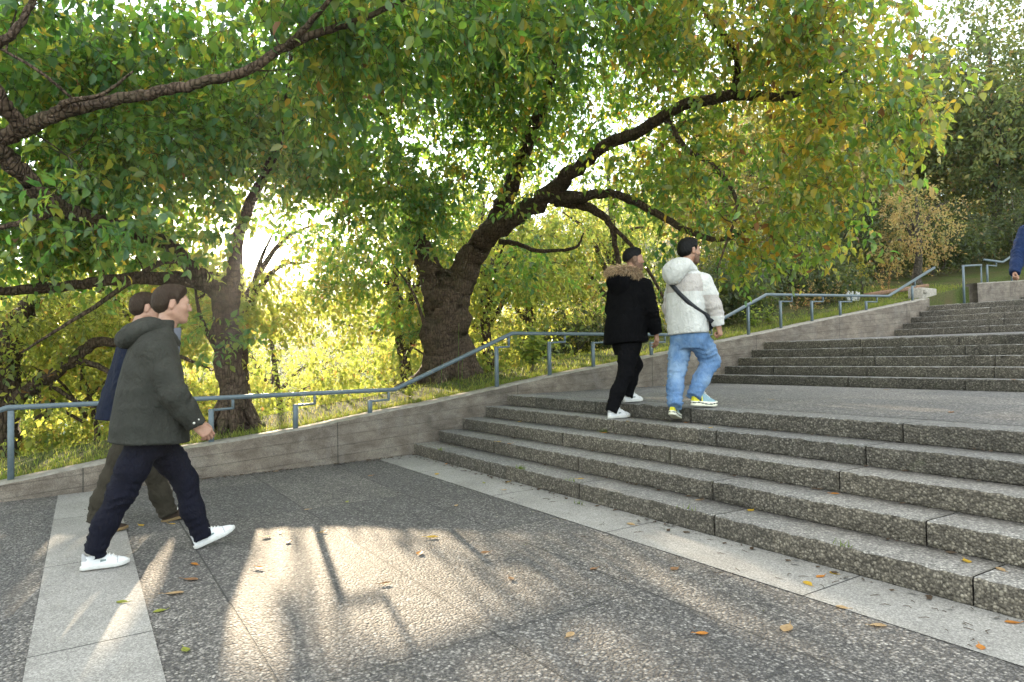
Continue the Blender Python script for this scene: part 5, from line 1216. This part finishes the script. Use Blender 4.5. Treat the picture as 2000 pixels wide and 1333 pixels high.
# ------------------------------------------------------------------ person 4: white fleece, light jeans
def person4():
    zt = Z1+4*RISE
    B = Body(-4.56, 4.60, zt, 'man in a white hooded fleece and light blue jeans stepping onto the landing', face=(-.05, 1, 0))
    J = B.J
    j = dict(head=J(1347, 492, 0), neck=J(1338, 524, 0), pelvis=J(1344, 652, 0), shoR=J(1376, 550, -.165), shoL=J(1318, 550, .17), elbR=J(1394, 597, -.25), wriR=J(1403, 636, -.265), elbL=J(1308, 602, .24), wriL=J(1322, 648, .22),
             hipR=J(1366, 664, -.09), hipL=J(1331, 664, .09), kneR=J(1389, 705, -.10), kneL=J(1322, 722, .09), ankR=J(1369, 763, -.11), ankL=J(1312, 795, .10),
             heelR=J(1351, 793, -.11), toeR=J(1394, 790, -.12), heelL=J(1295, 818, .10), toeL=J(1326, 830, .10), thR=(1, .3, 0), hdR=(.22, -.06, -1))
    j['heelR'][2] = RISE+.03; L = NA(j['toeR'])-NA(j['heelR']); j['toeR'] = NA(j['heelR'])+NA([.295, -.05, -.024])
    j['toeL'][2] = .012; j['heelL'] = NA(j['toeL'])+NA([-.24, -.12, .075])
    j['ankR'] = NA(j['heelR'])+NA([.05, 0, .105]); j['ankL'] = NA(j['heelL'])+NA([.055, 0, .105])
    r, Mh, hc = build_person(B, j, M_skinB, (.6, .9), (False, True), headf=(.97, -.24, .0), hscale=.98)
    add_hair(B, Mh, hc, .98, M_hairbk, th=.016, top=.018, vol=.004)
    V, Q = surfnet(lambda p: smax(head_fn(p)-.004, -np.minimum(np.minimum(-.030-p[:, 2]+.35*np.maximum(0, .045-p[:, 0])*1.0, p[:, 0]-.002), .13-p[:, 2]), .004), (-.02, -.10, -.14), (.13, .10, .04), .006)
    mesh_obj('beard', xf(V*.98, Mh, hc), Q, M_beard, r, True)
    trousers(B, j, M_denim, (.104, .078, .064), 35, wr=.022, name='jeans')
    rm = (M_yel, M_cream, M_teal)
    add_shoe(B, j['heelR'], j['toeR'], None, rm, kind='runner', fat=1.08, sole_h=.042, k=1.15); add_shoe(B, j['heelL'], j['toeL'], None, rm, kind='runner', fat=1.08, sole_h=.042, k=1.15)
    nk = NA(j['neck']); pe = NA(j['pelvis'])
    mid = (nk+pe)/2; ly = lambda z: 0
    S = [(pe[2]-.015, pe[0], 0, .145, .198), (pe[2]+.03, pe[0], 0, .15, .204), (pe[2]+.20, pe[0]*.7+nk[0]*.3, 0, .155, .202), (pe[2]+.36, pe[0]*.4+nk[0]*.6, 0, .150, .198), (nk[2]-.14, nk[0]-.01, 0, .13, .178), (nk[2]-.07, nk[0], 0, .11, .145), (nk[2]+.0, nk[0], 0, .09, .10)]
    def base(p):
        d = loft(p, S, 2.4)
        for s in 'LR': d = smin(d, sleeve(p, j, s, (.076, .068, .057), 70+ord(s), wr=.009), ks(p, j, s))
        return d
    def fn(p): return smax(base(p)+wrinkle(p, .006, 24, (.2, .5, 1), 26)+.0035*np.sin(p[:, 0]*190+3*np.sin(p[:, 2]*70))*np.sin(p[:, 1]*185+2.5*np.sin(p[:, 0]*80))*np.sin(p[:, 2]*175+3*np.sin(p[:, 1]*75)), S[0][0]+.008-p[:, 2]-.06*p[:, 1], .008)
    el, sh, wr_ = NA(j['elbR']), NA(j['shoR']), NA(j['wriR']); elL = NA(j['elbL'])
    def mfn(c):
        m = np.zeros(len(c), int)
        tor = loft(c, S, 2.4); sl = {q: sleeve(c, j, q, (.078, .068, .057), 70+ord(q), wr=.0) for q in 'LR'}; rs = (tor < sl['L']+.004) & (tor < sl['R']+.004)
        m[(c[:, 2] > nk[2]-.235) & (c[:, 2] < nk[2]-.07) & rs] = 1
        for e, q in ((el, 'R'), (elL, 'L')): m[(c[:, 2] > e[2]-.10) & (c[:, 2] < e[2]+.10) & (sl[q] < tor) & (c[:, 0] < e[0]+.05)] = 1
        return m
    pts = NA([j['elbR'], j['wriR'], j['wriL'], j['elbL'], j['neck']]); lo = np.minimum(pts.min(0)-.12, [S[0][1]-.24, -.32, S[0][0]-.03]); hi = np.maximum(pts.max(0)+.12, [S[0][1]+.24, .32, 0])
    jk = blob('fleece_jacket', fn, lo, hi, .0095, [M_fleece, M_beige], r, 1, mfn)
    def hood(p):
        d = ell(p, nk+NA([-.105, 0, .0]), (.135, .15, .085), frame((1, 0, .5)))
        d = smin(d, ell(p, nk+NA([-.155, .01, -.075]), (.075, .105, .095)), .06)
        d = smin(d, chain(p, NA([nk+NA([-.02+.085*math.cos(a), .10*math.sin(a), -.012-.03*math.cos(a)]) for a in np.linspace(-2.2, 2.2, 11)]), [.034]*11, .02), .03)
        d = smax(d, -ell(p, nk+NA([.01, 0, .085]), (.085, .085, .10)), .02)
        return d+wrinkle(p, .004, 34, (.3, 1, .4), 28)
    blob('hood', hood, nk-NA([.34, .24, .26]), nk+NA([.16, .24, .16]), .009, M_fleece, jk, 1)
    # cross-body strap: follows the jacket surface from the left shoulder to the right hip
    p0, p1 = NA([nk[0]-.13, .10, nk[2]-.12]), NA([pe[0]-.12, -.235, pe[2]+.10]); m = MB(); P = []
    for t in np.linspace(0, 1, 22):
        q = p0*(1-t)+p1*t; q = q+NA([-.30, -.02-.16*t, 0])
        dr = NA([.95, .02+.30*t, 0]); dr /= np.linalg.norm(dr)
        for _ in range(60):
            dd = float(fn(q[None])[0])
            if dd < .003: break
            q = q+dr*max(.002, dd*.6)
        P.append(q)
    P = NA(P); P[1:-1] = (P[:-2]+P[1:-1]+P[2:])/3
    V = []; 
    for i in range(len(P)):
        t = P[min(i+1, len(P)-1)]-P[max(i-1, 0)]; t /= np.linalg.norm(t); nrm_ = NA([-1., 0, 0])-t*(-t[0]); nrm_ /= np.linalg.norm(nrm_); s = np.cross(t, nrm_); w_ = .021
        V += [P[i]-s*w_-nrm_*.004, P[i]+s*w_-nrm_*.004, P[i]+s*w_+nrm_*.005, P[i]-s*w_+nrm_*.005]
    Q = [(i*4+k, i*4+(k+1) % 4, i*4+4+(k+1) % 4, i*4+4+k) for i in range(len(P)-1) for k in range(4)]
    st = mesh_obj('strap', NA(V), [NA(Q), NA([[0, 1, 2, 3][::-1], [len(V)-4+k for k in range(4)]])], M_dk, r)
    e = P[-1]; bc = NA([pe[0]+.19, -.06, pe[2]+.10]); blob('bag', lambda p: ell(p, bc, (.045, .11, .08)), bc-.14, bc+.14, .010, M_dk, r, 1)
person4()
# ------------------------------------------------------------------ person 5: at the right edge, coming down
def person5():
    P = at(2042, 640, 9.15); Y0 = float(P[1]); X0 = float(P[0]); zt = H(X0, Y0)
    B = Body(X0, Y0, zt, 'person in a blue jacket walking down into view at the right edge', face=(.25, -1, 0))
    h = at(1978, 546, 9.05); wl = (NA(h)-B.o)@B.M
    J = B.J; s = -1 if wl[1] < 0 else 1; a, b = ('R', 'L') if s < 0 else ('L', 'R')
    hand = wl; wri = wl+NA([-.02, -.02*s, .075])
    j = dict(head=(.05, 0, 1.60), neck=(.02, 0, 1.46), pelvis=(0, 0, .93))
    j['sho'+a] = (.0, s*.18, 1.40); j['wri'+a] = wri; sh = NA(j['sho'+a]); 
    mid = (sh+wri)/2+NA([-.05, s*.03, -.01]); j['elb'+a] = mid; j['sho'+b] = (.0, -s*.18, 1.40); j['elb'+b] = (-.08, -s*.24, 1.12); j['wri'+b] = (.05, -s*.24, .90)
    j['hip'+a] = (0, s*.09, .90); j['kne'+a] = (-.05, s*.09, .48); j['ank'+a] = (-.26, s*.09, .13); j['hip'+b] = (0, -s*.09, .90); j['kne'+b] = (.14, -s*.09, .49); j['ank'+b] = (.14, -s*.09, .10)
    j['heel'+a] = (-.34, s*.09, .09); j['toe'+a] = (-.10, s*.09, .0); j['heel'+b] = (.07, -s*.09, .0); j['toe'+b] = (.36, -s*.09, .0)
    r, Mh, hc = build_person(B, j, M_skinB, (.8, .8), (True, True), headf=(1, 0, 0), hscale=1.03)
    add_hair(B, Mh, hc, 1.03, M_hairbr)
    trousers(B, j, M_tan, (.11, .08, .066), 45)
    for q in 'LR': add_shoe(B, j['heel'+q], j['toe'+q], None, (M_shoebr, M_soleg))
    S = [(.80, 0, 0, .15, .20), (1.05, .0, 0, .16, .215), (1.28, .01, 0, .155, .22), (1.38, .01, 0, .13, .19), (1.44, .02, 0, .09, .11), (1.49, .02, 0, .07, .08)]
    def fn(p):
        d = loft(p, S, 2.4)
        for q in 'LR': d = smin(d, sleeve(p, j, q, (.088, .076, .062), 80+ord(q), wr=.012), .04)
        return d+wrinkle(p, .008, 26, (.2, .4, 1), 36)
    pts = NA([v for k, v in j.items() if k[:3] in ('sho', 'elb', 'wri')]); lo = np.minimum(pts.min(0)-.12, [-.24, -.3, .78]); hi = np.maximum(pts.max(0)+.12, [.24, .3, 1.5]); blob('jacket', fn, lo, hi, .0125, M_bluej, r, 1)
person5()
# ------------------------------------------------------------------ fallen leaves and litter
def surf_normal(X, Y): return NA([0, -.016 if Y < Y1 else -.007, 1.])
def fleafmat(name, c, c2):
    t = NT(name); P = t.obj(); n = t.noise(P, 60, 4); tr = t.n('BsdfTranslucent', {'Color': tuple(min(1, 1.4*a) for a in c)}).outputs[0]
    b = t.pbsdf(t.ramp(n, [(.35, c2), (.6, c)]), .55, .35); m = t.n('MixShader', {0: .3}); t.set(m, 1, b); t.set(m, 2, tr); return t.done(m.outputs[0])
FM = {'yellow': fleafmat('fallen_yellow', (.50, .33, .03), (.38, .22, .03)), 'orange': fleafmat('fallen_orange', (.48, .20, .03), (.36, .13, .03)), 'brown': fleafmat('fallen_brown', (.24, .13, .06), (.15, .08, .04)),
      'tan': fleafmat('fallen_tan', (.40, .28, .15), (.28, .18, .09)), 'green': fleafmat('fallen_green', (.24, .26, .04), (.14, .16, .03))}
def fallen(x, y, c, L, lab, seed, group=None):
    g = np.random.default_rng(seed); L *= .86; p = hit(x, y); a = g.uniform(0, 6.28); n = 9; V = []; cu = g.uniform(.02, .12); cs = g.uniform(-.1, .12)
    t = np.linspace(0, 1, n); w_ = np.sin(np.pi*t**.8)*.27
    for i in range(n):
        for s in (-1, -.5, 0, .5, 1): V.append(((t[i]-.5)*L, s*w_[i]*L, (cu*(2*t[i]-1)**2*.5+abs(s)*w_[i]*.22+cs*s*w_[i])*L))
    V = NA(V); Q = [(i*5+k, i*5+5+k, i*5+6+k, i*5+1+k) for i in range(n-1) for k in range(4)]
    V[:, 2] -= V[:, 2].min()+.001
    m = MB(); m.addq(V, Q); m.tube(NA([(.48*L, 0, V[-3, 2]), (.62*L, .02*L, V[-3, 2]+.004), (.75*L, .05*L, V[-3, 2]+.002)]), [.0015, .0013, .001], 4)
    o = m.build('fallen_leaf', FM[c], None, True); o.location = p+NA([0, 0, .0018]); o.rotation_euler = (g.normal(0, .02), g.normal(0, .02), a)
    return tag(o, lab, 'leaf', group or 'leaves fallen on the paving')
FL = [(843, 1050, 'yellow', .105, 'large yellow green leaf on the dark paving just above the sunlit patch'), (820, 1081, 'orange', .095, 'bright orange leaf on the edge of the sunlit patch'), (520, 1049, 'yellow', .085, 'yellow leaf near the front shoe of the parka man'),
      (948, 1080, 'brown', .075, 'brown leaf on dark paving right of the bright orange leaf'), (506, 1110, 'orange', .085, 'orange brown leaf in the sunlit patch near the striding man'), (752, 1141, 'brown', .085, 'brown leaf in the middle of the sunlit patch'),
      (380, 1103, 'orange', .08, 'curled orange leaf in the shadow below the front shoe'), (372, 1133, 'brown', .11, 'long narrow brown leaf below the curled orange one'), (340, 1160, 'tan', .12, 'large flat tan leaf in the shadow of the parka man'),
      (312, 1194, 'green', .075, 'small greenish leaf on dark paving beside the pale strip'), (362, 1271, 'green', .075, 'pale green leaf low in the shadow of the striding man'), (239, 1177, 'green', .08, 'green leaf lying on the pale paving strip'),
      (275, 1027, 'yellow', .09, 'yellow leaf between the feet of the two walking men'), (336, 1024, 'yellow', .07, 'small yellow leaf under the raised dark shoe'), (563, 1059, 'brown', .08, 'dull brown leaf at the upper edge of the sunlit patch'), (630, 1040, 'tan', .08, 'tan leaf on shaded paving above the sunlit patch'),
      (548, 1041, 'tan', .06, 'pale leaf beside the yellow one near the front shoe'), (891, 988, 'tan', .07, 'pale leaf in the middle of the shaded paving'), (678, 981, 'green', .07, 'small greenish leaf far back on the shaded paving'), (600, 996, 'tan', .06, 'faint tan leaf on the shaded paving at the left'),
      (1113, 1242, 'tan', .075, 'pale round leaf on the dark paving near the picture bottom'), (1370, 1239, 'orange', .07, 'orange leaf alone on the dark shaded paving'), (1537, 1228, 'tan', .115, 'large tan leaf on the dark paving near the pale strip'), (1318, 1112, 'brown', .085, 'brown leaf at the far end of the thin sun streak'),
      (1160, 1112, 'brown', .065, 'small brown leaf left of the thin sun streak'), (998, 1131, 'brown', .07, 'reddish leaf beside the middle sun streak'), (1645, 1188, 'tan', .07, 'tan leaf on the outer edge of the pale strip'), (1715, 1223, 'tan', .085, 'curled tan leaf where strip and dark paving meet'),
      (1578, 1141, 'yellow', .085, 'yellow leaf on the sunlit pale strip'), (1603, 1127, 'orange', .075, 'orange leaf on the pale strip close to the first step'), (1628, 1121, 'yellow', .06, 'small yellow leaf under the first step'), (1915, 1266, 'orange', .07, 'orange leaf on the pale strip at the right edge'), (1978, 1218, 'orange', .075, 'orange leaf at the foot of the first step by the right edge'),
      (853, 927, 'yellow', .10, 'yellow leaf on the pale strip near the wall'), (945, 944, 'green', .07, 'greenish leaf on the pale strip left of the orange cluster'), (993, 942, 'yellow', .095, 'yellow leaf touching the foot of the first step'), (871, 907, 'orange', .07, 'orange leaf on the pale strip nearest the wall'), (1233, 1025, 'tan', .09, 'pale leaf in the middle of the pale strip'), (985, 958, 'tan', .065, 'tan leaf on the pale strip below the yellow one'),
      (724, 930, 'brown', .08, 'brown leaf on the shaded paving near the wall'), (680, 899, 'orange', .095, 'orange leaf at the foot of the wall'), (765, 892, 'brown', .09, 'brown leaf in the corner of wall and pale strip'), (738, 896, 'brown', .075, 'dark leaf against the foot of the wall'), (540, 921, 'tan', .07, 'dull leaf at the wall foot farther left'),
      (1134, 936, 'yellow', .085, 'yellow leaf on the tread of the first step'), (974, 886, 'yellow', .08, 'yellow leaf on the first step at its left end'), (996, 892, 'orange', .075, 'orange leaf on the first step beside the yellow one'), (1467, 998, 'yellow', .085, 'yellow leaf on the first step below the man in the fleece'), (1365, 978, 'tan', .07, 'tan leaf on the first step left of the yellow one'), (1888, 1097, 'yellow', .085, 'yellow tan leaf on the first step at the far right'), (1955, 1114, 'tan', .075, 'brown tan leaf on the first step at the right edge'),
      (1630, 965, 'orange', .07, 'orange leaf on the second step at the foot of the riser'), (1015, 824, 'yellow', .07, 'yellow leaf on the third step near its left end'), (1228, 849, 'yellow', .065, 'yellow leaf on the third step below the black coat'), (1180, 846, 'orange', .07, 'orange leaf on the third step at the foot of the riser'), (1340, 826, 'orange', .065, 'orange leaf on the fourth step beside the yellow trainer'), (1388, 836, 'yellow', .06, 'small yellow leaf on the fourth step right of the fleece man'),
      (1858, 806, 'orange', .10, 'orange leaf lying on the sunlit landing'), (1508, 781, 'tan', .07, 'pale leaf on the landing behind the man in the fleece'), (1262, 756, 'brown', .09, 'brown leaf at the wall foot on the landing'), (1297, 754, 'yellow', .08, 'yellow leaf at the wall foot between the two men'), (1980, 764, 'brown', .09, 'brown leaf at the foot of the middle flight by the right edge'), (1730, 762, 'tan', .07, 'tan leaf at the foot of the middle flight')]
for i, (x, y, c, L, lab) in enumerate(FL): fallen(x, y, c, L, lab, 300+i)
def litter():
    g = np.random.default_rng(12); m = MB()
    pts = [(1100, 1040), (1150, 1050), (1545, 1122), (1560, 1128), (1380, 1056), (1700, 1165), (1740, 1185), (1780, 1175), (1820, 1190), (1880, 1220), (1900, 1225), (1930, 1240), (1610, 1150), (1625, 1140), (1250, 1010), (1070, 978), (1085, 981), (1060, 976), (1700, 1225), (1460, 1080), (960, 932), (1840, 1195), (1400, 1082), (1780, 1190), (1650, 1225)]
    for k, (x, y) in enumerate(pts+[(g.uniform(1000, 1950), 0) for _ in range(22)]):
        if y == 0: y = 955+(x-920)*.300+g.uniform(-14, 26)*(x/1500)
        p = hit(x, y); a = g.uniform(0, 6.28); L = g.uniform(.015, .06); d = NA([math.cos(a), math.sin(a), 0])
        m.tube(NA([p+NA([0, 0, .004]), p+d*L*.5+NA([g.normal(0, .006), g.normal(0, .006), .007]), p+d*L+NA([0, 0, .004])]), [.0014, .0017, .001], 5)
    for k in range(360):                       # brown crushed leaves lying in the corners
        q = k % 3
        if q == 0: X, Y = WX+abs(g.normal(0, .07))+.03, g.uniform(.8, Y1)
        elif q == 1: X, Y = g.uniform(-7.6, .5), Y1-.03-abs(g.normal(0, .05))
        else: n_ = g.integers(1, 5); X, Y = g.uniform(-7.6, .5), Y1+n_*TREAD-.025-abs(g.normal(0, .02))
        p = NA([X, Y, H(X, Y)+.004]); r = g.uniform(.014, .03); a = g.uniform(0, 6.28); u = NA([math.cos(a), math.sin(a), 0])*r; v = NA([-math.sin(a), math.cos(a), 0])*r*.5
        m.add(NA([p-u+NA([0, 0, .004]), p-v*.8-u*.2, p+u+NA([0, 0, .006]), p+v+u*.1+NA([0, 0, .008])]), [(0, 1, 2, 3)])
    for k in range(320):                       # crumbs and broken leaf bits gathered along the wall, strip and risers
        q = k % 4
        if q == 0: X, Y = WX+abs(g.normal(0, .10))+.02, g.uniform(-.3, Y1)
        elif q == 1: X, Y = g.uniform(-7.6, 1.5), Y1-.02-abs(g.normal(0, .09))
        elif q == 2: n_ = g.integers(1, 5); X, Y = g.uniform(-7.6, 1), Y1+n_*TREAD-.015-abs(g.normal(0, .03))
        else: X, Y = g.uniform(-7.2, -.5), g.uniform(-1, 3)
        p = NA([X, Y, H(X, Y)+.003]); r = g.uniform(.003, .010); a = g.uniform(0, 6.28); u = NA([math.cos(a), math.sin(a), g.uniform(-.1, .3)])*r; v = NA([-math.sin(a), math.cos(a), g.uniform(0, .4)])*r*.6
        m.add(NA([p-u, p-v+NA([0, 0, .002]), p+u+NA([0, 0, .001]), p+v+NA([0, 0, .003])]), [(0, 1, 2, 3)])
    tag(m.build('leaf_litter', flat('twig_brown', (.055, .038, .025), .9, .2, 30, .4)), kind='stuff')
litter()
def moss():
    g = np.random.default_rng(14); V = []; P = []
    for x, y, n in ((1180, 845, 60), (1016, 940, 50), (1115, 970, 14), (1130, 985, 16), (860, 884, 20), (1650, 1115, 14), (1345, 1030, 10)):
        p = hit(x, y); P.append(p+g.normal(0, .022, (n, 3))*NA([1.6, .5, 0]))
    P = np.concatenate(P); n = len(P); h = g.uniform(.01, .045, n); a = g.uniform(0, 6.28, n); s = np.stack([np.cos(a), np.sin(a), 0*a], 1)*.003; l = g.normal(0, .4, (n, 3)); l[:, 2] = 1
    V = np.stack([P-s, P+s, P+l*h[:, None]], 1); o = mesh_obj('moss', V.reshape(-1, 3), [np.arange(n*3).reshape(-1, 3)], M_grass, attrs={'tint': np.full(n*3, .2)}); tag(o, kind='stuff')
moss()
# ------------------------------------------------------------------ the damp valley air
def haze():
    t = NT('valley_air'); v = t.n('VolumePrincipled', {'Color': (.86, .90, .95), 'Density': HAZE, 'Anisotropy': .80})
    t.t.links.new(v.outputs[0], t.out.inputs[1])
    b = MB(); b.box((-430, -270, -12), (40, 340, 70)); tag(b.build('haze', t.m), kind='stuff')
if HAZE: haze()
